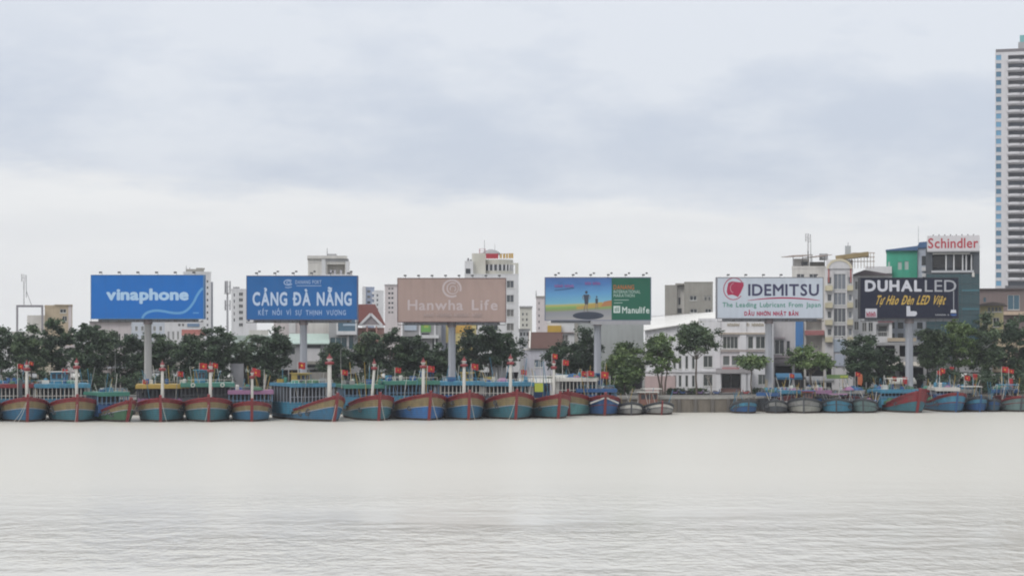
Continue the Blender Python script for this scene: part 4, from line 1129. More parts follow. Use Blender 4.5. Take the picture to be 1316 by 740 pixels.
# 3 tan
tanv = vinyl('vinyl_tan', (.40, .295, .262), .2); tanp = vinyl('print_pale_pink', (.53, .455, .46)); tanp2 = vinyl('print_faint_pink', (.46, .365, .345))
b = Board('faded tan billboard with a pale ring emblem and washed out lettering', 511.5, 649.5, 358, 413, 339, 580.5, 9.6, tanv, polem, vinyl('edge_brown', (.16, .10, .10)), 8, 7)
b.text('Hanwha Life', 524, 639.5, 385, 398.6, tanp, offset=.016)
b.stroke(spline(ell(580.8, 370.5, 11.3, 10.6, -20, 300, 20)), 2.3, tanp, 'emblem')
b.stroke(spline(ell(581.8, 370.5, 7.2, 7.0, 60, 400, 18)), [1.9 - 1.2 * i / 144 for i in range(145)], tanp, 'emblem')
b.stroke(spline(ell(582, 371, 3.6, 3.6, -60, 210, 10)), 1.2, tanp, 'emblem')
class PB:                                                        # lets word_shapes write on a panel
    def __init__(s, b): s.o, s.lx, s.lz = b.face, b.lx, b.lz
word_shapes(PB(b), ((545, 558), (561, 581), (584, 603), (607, 620)), 402, 407.2, -.09, tanp2)
# 4 beach picture


def beach_print():
    m = bpy.data.materials.new('beach_print'); m.use_nodes = True
    N, L = m.node_tree.nodes, m.node_tree.links
    bs = N['Principled BSDF']; bs.inputs['Roughness'].default_value = .5
    tc = N.new('ShaderNodeTexCoord'); sp = N.new('ShaderNodeSeparateXYZ'); L.new(tc.outputs['Generated'], sp.inputs[0])
    ns = N.new('ShaderNodeTexNoise'); ns.inputs['Scale'].default_value = 3; L.new(tc.outputs['Generated'], ns.inputs['Vector'])
    ma = N.new('ShaderNodeMath'); ma.operation = 'MULTIPLY_ADD'; L.new(sp.outputs['X'], ma.inputs[0]); ma.inputs[1].default_value = -.10; L.new(sp.outputs['Z'], ma.inputs[2])
    mb_ = N.new('ShaderNodeMath'); mb_.operation = 'MULTIPLY_ADD'; L.new(ns.outputs['Fac'], mb_.inputs[0]); mb_.inputs[1].default_value = .05; L.new(ma.outputs[0], mb_.inputs[2])
    r = N.new('ShaderNodeValToRGB'); L.new(mb_.outputs[0], r.inputs[0])
    e = r.color_ramp.elements
    stops = [(0, (.34, .33, .33)), (.12, (.27, .28, .30)), (.20, (.25, .25, .27)), (.255, (.22, .29, .10)), (.31, (.20, .36, .12)), (.36, (.45, .40, .12)), (.40, (.16, .40, .52)), (.6, (.10, .30, .54)), (.85, (.055, .17, .42)), (1, (.05, .13, .36))]
    e[0].position, e[0].color = 0, (*stops[0][1], 1); e[1].position, e[1].color = 1, (*stops[-1][1], 1)
    for p, c in stops[1:-1]:
        k_ = e.new(p); k_.color = (*c, 1)
    L.new(r.outputs[0], bs.inputs['Base Color'])
    return m


b = Board('beach picture billboard with runners, half covered by a dark green panel', 701, 836, 357, 411, 342, 768.3, 9.4, beach_print(), polem, vinyl('edge_bluegrey', (.17, .19, .26)), 6, 0, double=True, catwalk=False)
gp = b.shape([(786, 410.9), (836, 410.9), (836, 357.1), (786, 357.1)], vinyl('vinyl_green', (.020, .115, .075)), 'green_panel', -.006)
org = vinyl('print_orange', (.42, .14, .05)); pgrn = vinyl('print_pale_green', (.36, .46, .42)); pwht = vinyl('print_white', (.58, .66, .63))
b.text('DANANG', 788.5, 815, 366, 372, org, offset=.02); b.text('INTERNATIONAL', 788.5, 823, 372.8, 377, pgrn, offset=.016); b.text('MARATHON', 788.5, 815.5, 377.8, 381.8, pgrn, offset=.016)
b.stroke([(789, 385.4), (808, 385.4)], .8, pgrn); b.stroke([(789, 389.3), (800, 389)], .9, pgrn)
b.text('Manulife', 799.5, 834.5, 394, 402.6, pwht, offset=.02)
b.shape([(788.5, 402), (797, 402), (797, 393), (788.5, 393)], pwht, 'emblem')
for dx in (790.2, 792.2, 794.2): b.shape([(dx, 400.5), (dx + 1, 400.5), (dx + 1, 394.5 + (dx == 790.2)), (dx, 394.5 + (dx == 790.2))], vinyl('vinyl_green', (.020, .115, .075)), 'emblem', -.012)
b.shape([(776, 387.5), (786, 385.6), (786, 393), (772, 394)], vinyl('print_sand_orange', (.40, .19, .09)), y=-.005); b.shape([(740, 394), (757, 391), (774, 388), (774, 394.5), (757, 396), (742, 397.5)], vinyl('print_sand_yellow', (.42, .30, .09)), y=-.004)
b.shape([(712, 367.5), (735, 364.5), (735, 369.5), (712, 372)], vinyl('print_magenta', (.22, .12, .34)), y=-.004) if False else None
mag = vinyl('print_rose', (.30, .12, .34))
word_shapes(PB(b), ((713, 724), (726, 738)), 365.5, 369.3, -.09, mag); word_shapes(PB(b), ((752, 760), (762, 772)), 362, 366, -.09, mag)
b.stroke([(712.5, 373), (724, 372), (738, 370)], 1.5, vinyl('print_deep_blue', (.05, .12, .26)))
dk = vinyl('print_dark', (.05, .06, .085)); dk2 = vinyl('print_brown', (.20, .17, .15))
b.shape(ell(756, 405.5, 20, 5), dk, 'printed_rock', -.006)
b.shape(ell(753.5, 375.6, 1.7, 2.0, 0, 340, 12), dk, 'printed_runner'); b.shape([(750, 378.5), (757, 378.5), (756.4, 385), (755.8, 391), (751.6, 391), (750.8, 385)], dk, 'printed_runner', -.011)
b.stroke([(750.5, 379), (748.8, 381), (749.5, 385)], 1.0, dk2, 'printed_runner'); b.stroke([(756.8, 379), (758.4, 381.5), (757.6, 384.5)], 1.0, dk2, 'printed_runner')
b.stroke([(752.6, 391), (751.2, 395), (750.6, 400)], 1.3, dk2, 'printed_runner'); b.stroke([(754.8, 391), (754.2, 396), (755.6, 400.5)], 1.3, dk2, 'printed_runner')
b.shape(ell(766.8, 381.5, 1.0, 1.3, 0, 340, 10), dk, 'printed_runner'); b.shape([(765, 383.5), (768.6, 383.5), (768.2, 390), (765.4, 390)], dk, 'printed_runner', -.011); b.stroke([(766, 390), (765.6, 397)], .9, dk2, 'printed_runner'); b.stroke([(767.8, 390), (768.4, 397)], .9, dk2, 'printed_runner')
mb = MB()
xa, xb, za, zb = b.box
mb.box(b.lx(759), xb, -.3, 2.0, za - .85, za - .14); mb.build('soffit_box', paint('soffit_grey', (.33, .33, .35), .7, .3), b.o)
# 5 white with emblem
b = Board('white billboard with red round emblem, dark capitals and red base line', 922, 1057.5, 357, 408.5, 347, 989, 9.6, vinyl('vinyl_white', (.50, .55, .62)), paint('pole_pale', (.35, .36, .39), .6, .25, .3), vinyl('edge_dark', (.22, .22, .24)), 6, 4)
navy = vinyl('print_navy', (.045, .045, .10)); red = vinyl('print_red', (.36, .03, .08)); grn = vinyl('print_green', (.075, .26, .20))
b.text('IDEMITSU', 961.5, 1052.5, 364.8, 380.3, navy, offset=.024)
b.stroke(spline([(961, 386), (985, 383.6), (1010, 382.8), (1035, 384), (1053.5, 386)]), [.5 + 1.5 * math.sin(math.pi * i / 32) for i in range(33)], red)
b.text('The Leading Lubricant From Japan', 928.5, 1054.5, 388.4, 396.6, grn, offset=.018)
b.text('DẦU NHỜN NHẬT BẢN', 956.5, 1026, 400, 405.8, red, offset=.05)
b.stroke(spline(ell(943, 371, 12.8, 14.0, 25, 330, 22, -12)), 1.1, red, 'emblem')
b.shape([(936, 363.5), (941, 361.6), (949, 362.5), (956, 363.2), (955, 369), (952, 376), (948.5, 381.6), (945, 380), (941, 378.6), (935.4, 379.4), (934, 375), (934.6, 369)], red, 'emblem')
b.stroke(ell(944, 370, 5.5, 6.5, 100, 250, 12), .8, vinyl('print_rose_pale', (.52, .30, .36)), 'emblem', -.014)
# 6 dark with gold script
b = Board('dark navy billboard with white capitals and slanted gold script', 1106, 1231, 357.5, 408.5, 358, 1170, 10, vinyl('vinyl_dark', (.014, .017, .036)), polem, vinyl('edge_darkest', (.05, .05, .06)), 0, 0)
wh = vinyl('print_offwhite', (.56, .57, .62)); gr = vinyl('print_grey', (.36, .37, .40)); gold = vinyl('print_gold', (.55, .37, .08))
b.text('DUHAL', 1111.5, 1184.5, 359.8, 374.8, wh, offset=.045)
b.text('LED', 1188.5, 1229, 359.8, 374.8, gr, offset=.004)
b.text('Tự Hào Đèn LED Việt', 1126, 1215.5, 379.5, 391.5, gold, offset=.025, shear=.35)
b.shape([(1112.2, 408), (1127, 408), (1127, 396.5), (1112.2, 396.5)], wh, 'badge'); word_shapes(PB(b), ((1113.5, 1126),), 400.5, 407, -.09, red)
b.shape([(1165, 406.2), (1176, 406.2), (1178.5, 403.6), (1178, 400.4), (1174.5, 399.6), (1170, 400), (1169.5, 393.2), (1165, 393)], wh, 'bulb_print')
b.shape([(1221.5, 402), (1229, 402), (1228.4, 398), (1222.2, 398)], wh, 'lamp_print'); b.shape(ell(1225.5, 403.5, 4.2, 2.2, 180, 360, 10), vinyl('print_blue', (.05, .12, .34)), 'lamp_print', -.006)
b.stroke([(1225.6, 374), (1225.6, 398)], 1.0, gr); word_shapes(PB(b), ((1202, 1216), (1218, 1220)), 403.3, 405.6, -.09, gr)


# ------------------------------------------------------------------ fishing boats
def lerp(a, b, t): return a + (b - a) * t


red_p = paint('boat_red', (.24, .022, .03), .55, .8, 1.3, planks=.6); yel_p = paint('boat_yellow', (.26, .20, .095), .6, .8, 1.3, planks=.6)
blue_p = paint('boat_blue', (.028, .145, .27), .55, .8, 1.3, planks=.6); teal_p = paint('boat_teal', (.035, .16, .21), .55, .8, 1.3, planks=.6)
deep_p = paint('boat_deep_blue', (.018, .10, .28), .55, .8, 1.3, planks=.6); sky_p = paint('boat_sky_blue', (.055, .25, .39), .55, .8, 1.3, planks=.6)
green_p = paint('boat_green', (.045, .20, .15), .55, .4, .8); dgreen_p = paint('boat_dark_green', (.045, .13, .07), .6, .5, .8)
grey_p = paint('boat_grey', (.30, .30, .29), .65, .8, 1.3, planks=.6); wht_p = paint('boat_white', (.58, .57, .53), .55, .4, .8)
slate_p = paint('boat_slate', (.075, .085, .10), .65, .8, 1.3, planks=.6); seag_p = paint('boat_sea_grey', (.15, .24, .24), .65, .8, 1.3, planks=.6)
purp_p = paint('boat_purple', (.30, .15, .27), .6, .4, .8); mask_p = paint('boat_mustard', (.42, .29, .06), .6, .45, .8)
deck_p = paint('boat_deck', (.20, .15, .11), .85, .5, .8); foul_p = paint('boat_antifoul', (.055, .04, .034), .8, .5, .8)
darkin = flat('boat_interior', (.05, .05, .06), .8); flagred = paint('flag_red', (.38, .02, .022), .7, .1, 2); star_y = paint('flag_star', (.70, .50, .05), .7, .05, 2)
bal_p = paint('boat_baluster', (.30, .33, .38), .6, .4, .8); railb_p = paint('boat_rail_blue', (.14, .24, .36), .6, .4, .8)
rope_m = flat('rope', (.45, .43, .38), .8)


def star_mesh():
    pts = []
    for k in range(10):
        a = math.pi / 2 + k * math.pi / 5; r = .24 if k % 2 == 0 else .095
        pts.append((math.cos(a) * r, math.sin(a) * r))
    return pts


class Boat:
    """bow at the local origin pointing to -Y, stern towards +Y, waterline at z = 0"""

    def __init__(s, label, px, wy, beam_px, top_px, edge_px, turn=0.0, L=19, hull=blue_p, band=yel_p, rail=red_p, stem=red_p, small=False, name='fishing_boat', rake=1.3, blunt=.5):
        s.Y = CAMZ * FPX / (wy - HY)
        sc = s.Y / FPX
        a = math.atan((px - CX) / FPX)
        s.o = thing(name, label, 'boat', (X(px, s.Y), s.Y, 0), -a + math.radians(turn), 'fishing boats moored along the quay')
        s.sc = sc
        rg = random.Random(int(px * 13)); s.o.rotation_euler.z += math.radians(rg.uniform(-3, 3)); blunt *= rg.uniform(.82, 1.2); rake *= rg.uniform(.8, 1.3)
        k4, k5 = rg.uniform(.53, .62), rg.uniform(.85, .91)
        B = beam_px * sc * 1.07; zb = (wy - top_px) * sc; ze = (wy - edge_px - (0 if small else 2)) * sc
        s.B, s.L, s.zb, s.ze, s.rake = B, L, zb, ze, rake
        s.blunt = blunt
        N_ = 22
        ts = [(i / N_) ** 1.8 for i in range(N_ + 1)]
        fr = [None, -.5, 0.34, .32, k4, k5, 1.0]
        rows = []
        for t in ts:
            zt = s.sheer(t); hb = s.half(t)
            row = [(0.0, s.yy(t, -.9), -.9)]
            for i_, f in enumerate(fr[1:]):
                z = f if i_ < 2 else max(zt * f, .42) if i_ == 2 else zt * f
                v = (z + .9) / (zt + .9)
                row.append((hb * s.sect(t, v), s.yy(t, z), z))
            rows.append(row)
        def strip(lo, hi):
            mb = MB()
            for sg in (1, -1):
                vs_, fs = [], []
                m = hi - lo + 1
                for row in rows:
                    vs_ += [(sg * x, y, z) for x, y, z in row[lo:hi + 1]]
                for i in range(N_):
                    for j in range(m - 1):
                        q_ = (i * m + j, i * m + j + 1, (i + 1) * m + j + 1, (i + 1) * m + j)
                        fs.append(q_ if sg > 0 else q_[::-1])
                mb.add(vs_, fs, 0, True)
            last = rows[-1]                                           # transom piece
            for j in range(lo, hi):
                (x0, y0, z0), (x1, y1, z1) = last[j], last[j + 1]
                mb.add([(-x0, y0, z0), (x0, y0, z0), (x1, y1, z1), (-x1, y1, z1)], [(0, 1, 2, 3)])
            return mb
        strip(0, 2).build('hull_bottom', foul_p, s.o)
        hl = strip(2, 4).build('hull_side', hull, s.o)
        strip(4, 5).build('painted_strake', band, s.o)
        strip(5, 6).build('bulwark', rail, s.o)
        # rubbing strakes: thin planks standing proud of the hull
        for k in (4, 5):
            mb = MB()
            for sg in (1, -1):
                for r0, r1 in zip(rows, rows[1:]):
                    mb.beam((sg * r0[k][0] * 1.012, r0[k][1], r0[k][2]), (sg * r1[k][0] * 1.012, r1[k][1], r1[k][2]), .1, .1)
            mb.build('rubbing_strake', rail if k == 5 else bal_p if band in (yel_p,) else rail, hl)
        mb = MB()
        for sg in (1, -1):
            for r0, r1 in zip(rows, rows[1:]):
                mb.beam((sg * r0[6][0], r0[6][1], r0[6][2] + .05), (sg * r1[6][0], r1[6][1], r1[6][2] + .05), .3, .16)
        mb.build('gunwale', rail, s.o)
        mb = MB(); vs_ = []
        for t in ts[1:]:
            zt = s.sheer(t) - .6; hb = s.half(t) * s.sect(t, (zt + .9) / (s.sheer(t) + .9)) * .97
            vs_ += [(-hb, s.yy(t, zt), zt), (hb, s.yy(t, zt), zt)]
        mb.add(vs_, [(2 * i, 2 * i + 1, 2 * i + 3, 2 * i + 2) for i in range(N_ - 1)])
        mb.build('deck', deck_p, s.o)
        sw = (.42 if not small else .22)
        mb = MB()
        zs = [-.6, .2, zb * .5, zb * .8, zb + (.55 if not small else .25)]
        for z0, z1 in zip(zs, zs[1:]):
            mb.beam((0, s.yy(0, z0) - .08, z0), (0, s.yy(0, z1) - .08, z1), sw, .34)
        mb.build('stem_post', stem, s.o)
        for i in range(rg.randint(1, 3) if small else rg.randint(2, 4)):          # old tyres hung as fenders
            sg = rg.choice((1, -1)); t = rg.uniform(.10, .3); zt = s.sheer(t); z = zt * rg.uniform(.45, .75)
            c0 = Vector((sg * (s.half(t) * s.sect(t, (z + .9) / (zt + .9)) + .1), s.yy(t, z) - .05, z)); mb = MB(); R_ = .3
            pts = [c0 + Vector((sg * .25 * math.cos(a) * 0 + math.cos(a) * R_ * .75, math.cos(a) * R_ * .65 * sg * -1 * -1, math.sin(a) * R_)) for a in [2 * math.pi * k / 9 for k in range(9)]]
            for a, c_ in zip(pts, pts[1:] + pts[:1]): mb.tube(a, c_, .1, .1, 5, caps=False)
            mb.build('tyre_fender', slate_p, s.o)
        if not small:
            mb = MB(); zt = zb + .12
            mb.box(-.75, .75, s.yy(0, zt) + .05, s.yy(0, zt) + .35, zt - .25, zt + .05); mb.build('bow_block', rail, s.o)

    def sheer(s, t): return s.ze + (s.zb - s.ze) * max(0, 1 - t / .42) ** 2.3 - .75 * min(1, max(0, (t - .14) / .4)) ** 1.3 + .15 * max(0, (t - .6) / .4) ** 2
    def half(s, t):
        u = min(1, t / .34)
        return s.B / 2 * (1 - (1 - u) ** 2.3) ** s.blunt * (1 - .25 * max(0, (t - .6) / .4) ** 2) + .04
    def sect(s, t, v):
        e = lerp(.42, .10, min(1, t / .28))
        return max(0.0, min(1, v)) ** e
    def yy(s, t, z): return t * s.L - s.rake * max(0, z) / s.zb * max(0, 1 - t / .4) ** 1.5

    def mast(s, h_top, y=1.6, x=0.0, w=.27, mat=None, lean=0.0):
        """white samson post with red collar; h_top in metres above water"""
        z0 = s.zb - .7; y = y - s.rake * .6
        P = lambda t: (x + lean * t, y, lerp(z0, h_top, t))
        m = MB().tube(P(0), P(.86), w, w * .85, 10).build('bow_post', mat or wht_p, s.o)
        zc = lerp(z0, h_top, .86); xc = x + lean * .86
        MB().lathe([(w * 1.2, 0), (w * 2.0, .1), (w * 2.0, .42), (w * 1.3, .5)], 10, (xc, y, zc)).build('red_collar', red_p, m)
        MB().lathe([(w * .8, .5), (w * .9, .75), (w * 1.35, .82), (w * 1.35, .95)], 10, (xc, y, zc)).build('white_neck', wht_p, m)
        MB().lathe([(w * 1.3, .952), (w * 1.1, 1.15), (w * .35, 1.4), (.03, 1.75)], 10, (xc, y, zc)).build('red_finial', red_p, m)

    def flag(s, x, y, ztop, size=1.0, pole_h=3.0, drop=.0):
        f = MB().tube((x, y, ztop - pole_h), (x, y, ztop + .1), .05, .04, 6).build('flag_pole', wht_p, s.o)
        mb = MB(); w, h = 1.05 * size, .9 * size
        vs_ = []
        nx = 8
        for j in range(2):
            for i in range(nx + 1):
                u = i / nx
                vs_.append((x + .05 + w * u, y + .16 * math.sin(u * 7 + x), ztop - h * j - drop * u + .06 * math.sin(u * 6)))
        mb.add(vs_, [(nx + 1 + i, nx + 2 + i, i + 1, i) for i in range(nx)], 0, True)
        mb.build('flag_cloth', flagred, f)
        mb = MB(); st = star_mesh(); k = .75 * size
        for off in (-.03, .03):
            pv = []
            for a, c in st:
                u = .5 + a * k / w
                pv.append((x + .05 + w * u, y + .16 * math.sin(u * 7 + x) + off, ztop - h / 2 - drop * u + .06 * math.sin(u * 6) + c * k))
            cvert = (x + .05 + w * .5, y + .16 * math.sin(3.5 + x) + off, ztop - h / 2 - drop * .5 + .06 * math.sin(3))
            mb.add(pv + [cvert], [(i, (i + 1) % 10, 10) for i in range(10)])
        mb.build('flag_star', star_y, f)

    def house(s, y0, y1, wfrac, roof_z, roofm, wallm, railm=None, xoff=0.0, fascia=None, rosettes=False, open_front=True):
        """deck house with open front behind white balusters and an overhanging canopy roof"""
        w = s.B * wfrac / 2; z0 = s.ze - .6
        hz = roof_z - .5
        c = MB().box(xoff - w, xoff + w, y0 + 2.6, y1, z0, hz - .05).build('deck_house', slate_p, s.o)  # shade inside the house is put into this slate wall colour
        MB().box(xoff - w - .1, xoff + w + .1, y0 - .22, y0 - .12, z0 - .1, z0 + 1.35).build('front_panel', wallm, s.o)
        for sx in (-1, 1): MB().box(xoff + sx * (w + .05) - .05, xoff + sx * (w + .05) + .05, y0 - .11, y1, z0 - .6, z0 + 1.35).build('side_panel', wallm, s.o)
        rg = random.Random(int(s.o.location.x * 10) + 7)
        for i in range(rg.randint(8, 12)):                              # gear stowed on the roof
            gx = xoff + rg.uniform(-.9, .9) * w; gy = rg.uniform(y0, y1 - 1); k = rg.random(); zz = roof_z + .003
            if k < .3:
                gw, gh = rg.uniform(.5, 1.3), rg.uniform(.3, .8)
                MB().box(gx - gw / 2, gx + gw / 2, gy, gy + rg.uniform(.5, 1), zz, zz + gh).build('stowed_box', rg.choice([sky_p, wht_p, mask_p, deep_p, grey_p, slate_p]), s.o)
            elif k < .5:
                MB().lathe([(.26, 0), (.3, .15), (.3, .7), (.24, .85)], 10, (gx, gy, zz)).build('plastic_drum', rg.choice([deep_p, sky_p, green_p, wht_p]), s.o)
            elif k < .72:
                vs_, fs = [], []; R0 = rg.uniform(.5, 1.1)
                for a in range(5):
                    for c_ in range(9):
                        ph = a / 4 * math.pi / 2; th = c_ * 2 * math.pi / 9; rr = R0 * (1 + rg.uniform(-.2, .2))
                        vs_.append((gx + rr * math.cos(ph) * math.cos(th), gy + rr * math.cos(ph) * math.sin(th), zz + rr * .55 * math.sin(ph)))
                for a in range(4):
                    for c_ in range(9): fs.append((a * 9 + c_, a * 9 + (c_ + 1) % 9, a * 9 + 9 + (c_ + 1) % 9, a * 9 + 9 + c_))
                MB().add(vs_, fs, 0, True).build('stowed_net', rg.choice([slate_p, dgreen_p, deep_p, purp_p, green_p]), s.o)
            else:
                hh = rg.uniform(1.0, 2.6)
                MB().tube((gx, gy, zz), (gx + rg.uniform(-.7, .7), gy, zz + hh), .05, .035, 5).build('roof_pole', rg.choice([wht_p, grey_p, sky_p, mask_p]), s.o)
        mbr = MB()
        for i in range(7):
            xx = xoff - w + 2 * w * i / 6
            mbr.box(xx - .03, xx + .03, y0 - .3, y0 - .24, roof_z + .003, roof_z + .5)
        mbr.box(xoff - w, xoff + w, y0 - .3, y0 - .24, roof_z + .5, roof_z + .56)
        tag(mbr.build('roof_rail', rg.choice([wht_p, sky_p, grey_p]), s.o), kind='stuff')
        nwin = max(2, int(w * 2 / 1.1))
        for i in range(nwin):
            a = xoff - w + 2 * w * (i + .18) / nwin; b_ = xoff - w + 2 * w * (i + .82) / nwin
            MB().box(a, b_, y0 + 2.52, y0 + 2.59, lerp(z0, hz, .5), lerp(z0, hz, .88)).build('cabin_window', darkin, c)
        r = MB().box(xoff - w - .35, xoff + w + .35, y0 - .5, y1 + .4, roof_z - .16, roof_z).build('canopy_roof', roofm, s.o)
        MB().box(xoff - w - .4, xoff + w + .4, y0 - .56, y0 - .5, roof_z - .62, roof_z - .02).build('roof_fascia', fascia or roofm, r)
        mb = MB()
        for sx in (-1, 1):
            mb.box(xoff + sx * (w + .38) - .03, xoff + sx * (w + .38) + .03, y0 - .5, y1 + .4, roof_z - .5, roof_z - .17)
        mb.build('roof_side', fascia or roofm, r)
        if rosettes:
            for i in (-.5, .5):
                rs = MB().tube((xoff + i * w * 1.2, y0 - .66, roof_z - .3), (xoff + i * w * 1.2, y0 - .58, roof_z - .3), .36, .36, 12).build('rosette', wht_p, r)
                MB().tube((xoff + i * w * 1.2, y0 - .70, roof_z - .3), (xoff + i * w * 1.2, y0 - .665, roof_z - .3), .2, .2, 10).build('rosette_centre', green_p, rs)
        mb = MB(); rm = railm or rg.choice([bal_p, railb_p, railb_p, wht_p, slate_p])
        k = int(2 * w / .58)
        for i in range(k + 1):
            xx = xoff - w - .2 + (2 * w + .4) * i / k
            mb.box(xx - .055, xx + .055, y0 - .35, y0 - .24, z0 + 1.2, roof_z - .17)
        mb.box(xoff - w - .25, xoff + w + .25, y0 - .36, y0 - .23, lerp(z0, hz, .55), lerp(z0, hz, .55) + .09)
        for sx in (-1, 1):
            for i in range(6):
                yy_ = lerp(y0, y1, i / 6)
                mb.box(xoff + sx * (w + .2) - .05, xoff + sx * (w + .2) + .05, yy_ - .05, yy_ + .05, z0 + 1.2, roof_z - .17)
        tag(mb.build('balustrade', rm, s.o), kind='stuff')
        return r

    def wheelhouse(s, y0, w, h, z0, wallm, roofm=None, x=0.0, d_=2.2):
        c = MB().box(x - w / 2, x + w / 2, y0, y0 + d_, z0, z0 + h).build('wheelhouse', wallm, s.o)
        for i in range(3):
            a = x - w / 2 + w * (i + .15) / 3
            MB().box(a, a + w * .7 / 3, y0 - .05, y0 - .005, z0 + h * .45, z0 + h * .85).build('wheelhouse_window', darkin, c)
        MB().box(x - w / 2 - .25, x + w / 2 + .25, y0 - .4, y0 + d_ + .2, z0 + h + .003, z0 + h + .12).build('wheelhouse_roof', roofm or wallm, c)

    def clutter(s, seed, n=7, hi=3.0):
        """net poles, booms, crates and drums standing on deck"""
        rg = random.Random(seed)
        z0 = s.ze - .6
        n = int(n * 2.2); hi = hi * 1.25
        for i in range(n):
            x = rg.uniform(-.42, .42) * s.B; y = rg.uniform(.35, .9) * s.L
            k = rg.random()
            if k < .5:
                MB().tube((x, y, z0), (x + rg.uniform(-1.4, 1.4), y + rg.uniform(-1, 1), z0 + hi * rg.uniform(1.1, 1.9)), .06, .04, 6).build('boom_pole', rg.choice([wht_p, grey_p, sky_p, mask_p]), s.o)
            elif k < .75:
                q_ = rg.uniform(.5, .9)
                MB().box(x - q_ / 2, x + q_ / 2, y, y + q_, z0, z0 + q_ * 1.1).build('fish_crate', rg.choice([sky_p, wht_p, mask_p, purp_p]), s.o)
            elif k < .86:
                R0 = rg.uniform(.7, 1.3); vs_ = []; fs = []
                for a in range(7):
                    for c in range(10):
                        ph = a / 6 * math.pi / 2; th = c * math.pi / 5; rr = R0 * (1 + rg.uniform(-.18, .18))
                        vs_.append((x + rr * math.cos(ph) * math.cos(th), y + rr * math.cos(ph) * math.sin(th), z0 + rr * .9 * math.sin(ph)))
                for a in range(6):
                    for c in range(10): fs.append((a * 10 + c, a * 10 + (c + 1) % 10, a * 10 + 10 + (c + 1) % 10, a * 10 + 10 + c))
                MB().add(vs_, fs, 0, True).build('net_pile', rg.choice([slate_p, dgreen_p, deep_p, purp_p]), s.o)
            else:
                MB().lathe([(.3, 0), (.34, .2), (.34, .8), (.3, 1.0)], 10, (x, y, z0)).build('plastic_drum', rg.choice([deep_p, sky_p, green_p]), s.o)

    def ropes(s, *ends):
        for (x1, y1) in ends:
            p = Vector((0.1, s.yy(0, s.zb) + .2, s.zb + .1)); q_ = Vector((x1, y1, 0.0))
            mb = MB(); prev = p
            for i in range(1, 7):
                t = i / 6
                c = p.lerp(q_, t); c.z -= .5 * math.sin(math.pi * t) * .8
                mb.tube(prev, c, .04, .04, 4, caps=False); prev = c
            mb.build('mooring_rope', rope_m, s.o)

    def awning_frame(s, y0, z, w, mat):
        for sx in (-1, 1):
            for k in (0, 1):
                MB().tube((sx * w / 2, y0 + k * 3, s.ze - .6), (sx * w / 2, y0 + k * 3, z), .05, .05, 5).build('awning_post', grey_p, s.o)
        MB().box(-w / 2 - .2, w / 2 + .2, y0 - .2, y0 + 3.2, z, z + .12).build('awning', mat, s.o)


def mz(py, wy): return (wy - py) * CAMZ / (wy - HY)     # metres above the water at the bow's distance


# front row, left to right
b = Boat('blue and yellow fishing boat with red cabin roof, at the left end of the row', 35, 542, 56, 511, 518, 2)
b.house(8, 15, 1.05, mz(493, 542) - .2, red_p, sky_p, xoff=-1.2, fascia=red_p); b.mast(mz(470, 542)); b.flag(-1.3, 2.2, mz(468, 542), .8, 4.4); b.flag(.35, 1.2, mz(465, 542), .6, 1.0); b.clutter(1); b.ropes((-1.6, -2.2), (-2.2, -1))
MB().box(-1.1, -.5, 3, 3.1, 3.5, 6.5).build('furled_net', slate_p, b.o)
b = Boat('blue fishing boat with light blue cabin roof, second in the row', 98.5, 542, 58, 511, 518, 2, hull=teal_p)
b.house(8, 15, 1.05, mz(493, 542) - .2, sky_p, sky_p, xoff=-1.6); b.mast(mz(467, 542), x=.05); b.clutter(2, 8); b.ropes((-.4, -1.6)); b.wheelhouse(12, 2.6, 1.9, 5.6, sky_p, wht_p, -1.8); b.flag(-1.4, 12, mz(474, 542) - .2, .8, 2.2)
b = Boat('low dark green skewed boat squeezed between the second and fourth large boats', 163, 542, 34, 515, 524, 24, L=14, hull=dgreen_p, band=yel_p)
b.house(5, 10, 1.05, mz(503, 542) - .2, green_p, deep_p, fascia=green_p, xoff=-.4); b.clutter(3, 10, 2.6); b.awning_frame(7, 4.0, 3, deep_p)
b = Boat('teal fishing boat with mustard cabin roof in front of the bright blue billboard pole', 206.5, 542, 57, 512, 518, 0, hull=teal_p)
b.house(8, 15, 1.05, mz(494, 542) - .2, mask_p, purp_p, xoff=.2, fascia=mask_p); b.mast(mz(470, 542), x=.25); b.clutter(4, 8); b.ropes((1, -1.5)); b.flag(2.4, 9, mz(477, 542) - .2, .9, 2.4); b.flag(-3.0, 9, mz(490, 542), .7, 2)
b = Boat('teal fishing boat with sea green cabin roof and white rosettes', 268, 542, 57, 511, 517, 0, hull=teal_p)
b.house(8, 15, 1.05, mz(492, 542) - .2, green_p, slate_p, fascia=green_p, rosettes=True); b.mast(mz(472, 542), x=.3); b.wheelhouse(9, 1.7, 2.2, 5.6, sky_p, None, -1.2); b.flag(-1.3, 9, mz(466, 542) - .2, 1.15, 2.2); b.flag(.6, 2, mz(467, 542), .8, 2); b.flag(.2, 6.5, mz(498, 542), .5, 1.0); b.clutter(5, 6); b.ropes((-.6, -1.5))
b = Boat('smaller blue boat with purple cabin roof and one large red flag', 323.5, 541.5, 47, 516, 521, 0, hull=blue_p, L=15)
b.house(6, 11, 1.05, mz(501, 541.5) - .2, purp_p, slate_p, fascia=purp_p); b.mast(mz(481, 541.5), x=.1, w=.22); b.flag(.2, 7, mz(472, 541.5) - .2, 1.25, 3.0, .3); b.clutter(6, 6); b.flag(.2, 3, mz(476, 541.5), .9, 2)
b = Boat('long blue boat lying askew with bright blue open deck house', 429, 541.5, 52, 509, 522, 25, L=19, hull=blue_p)
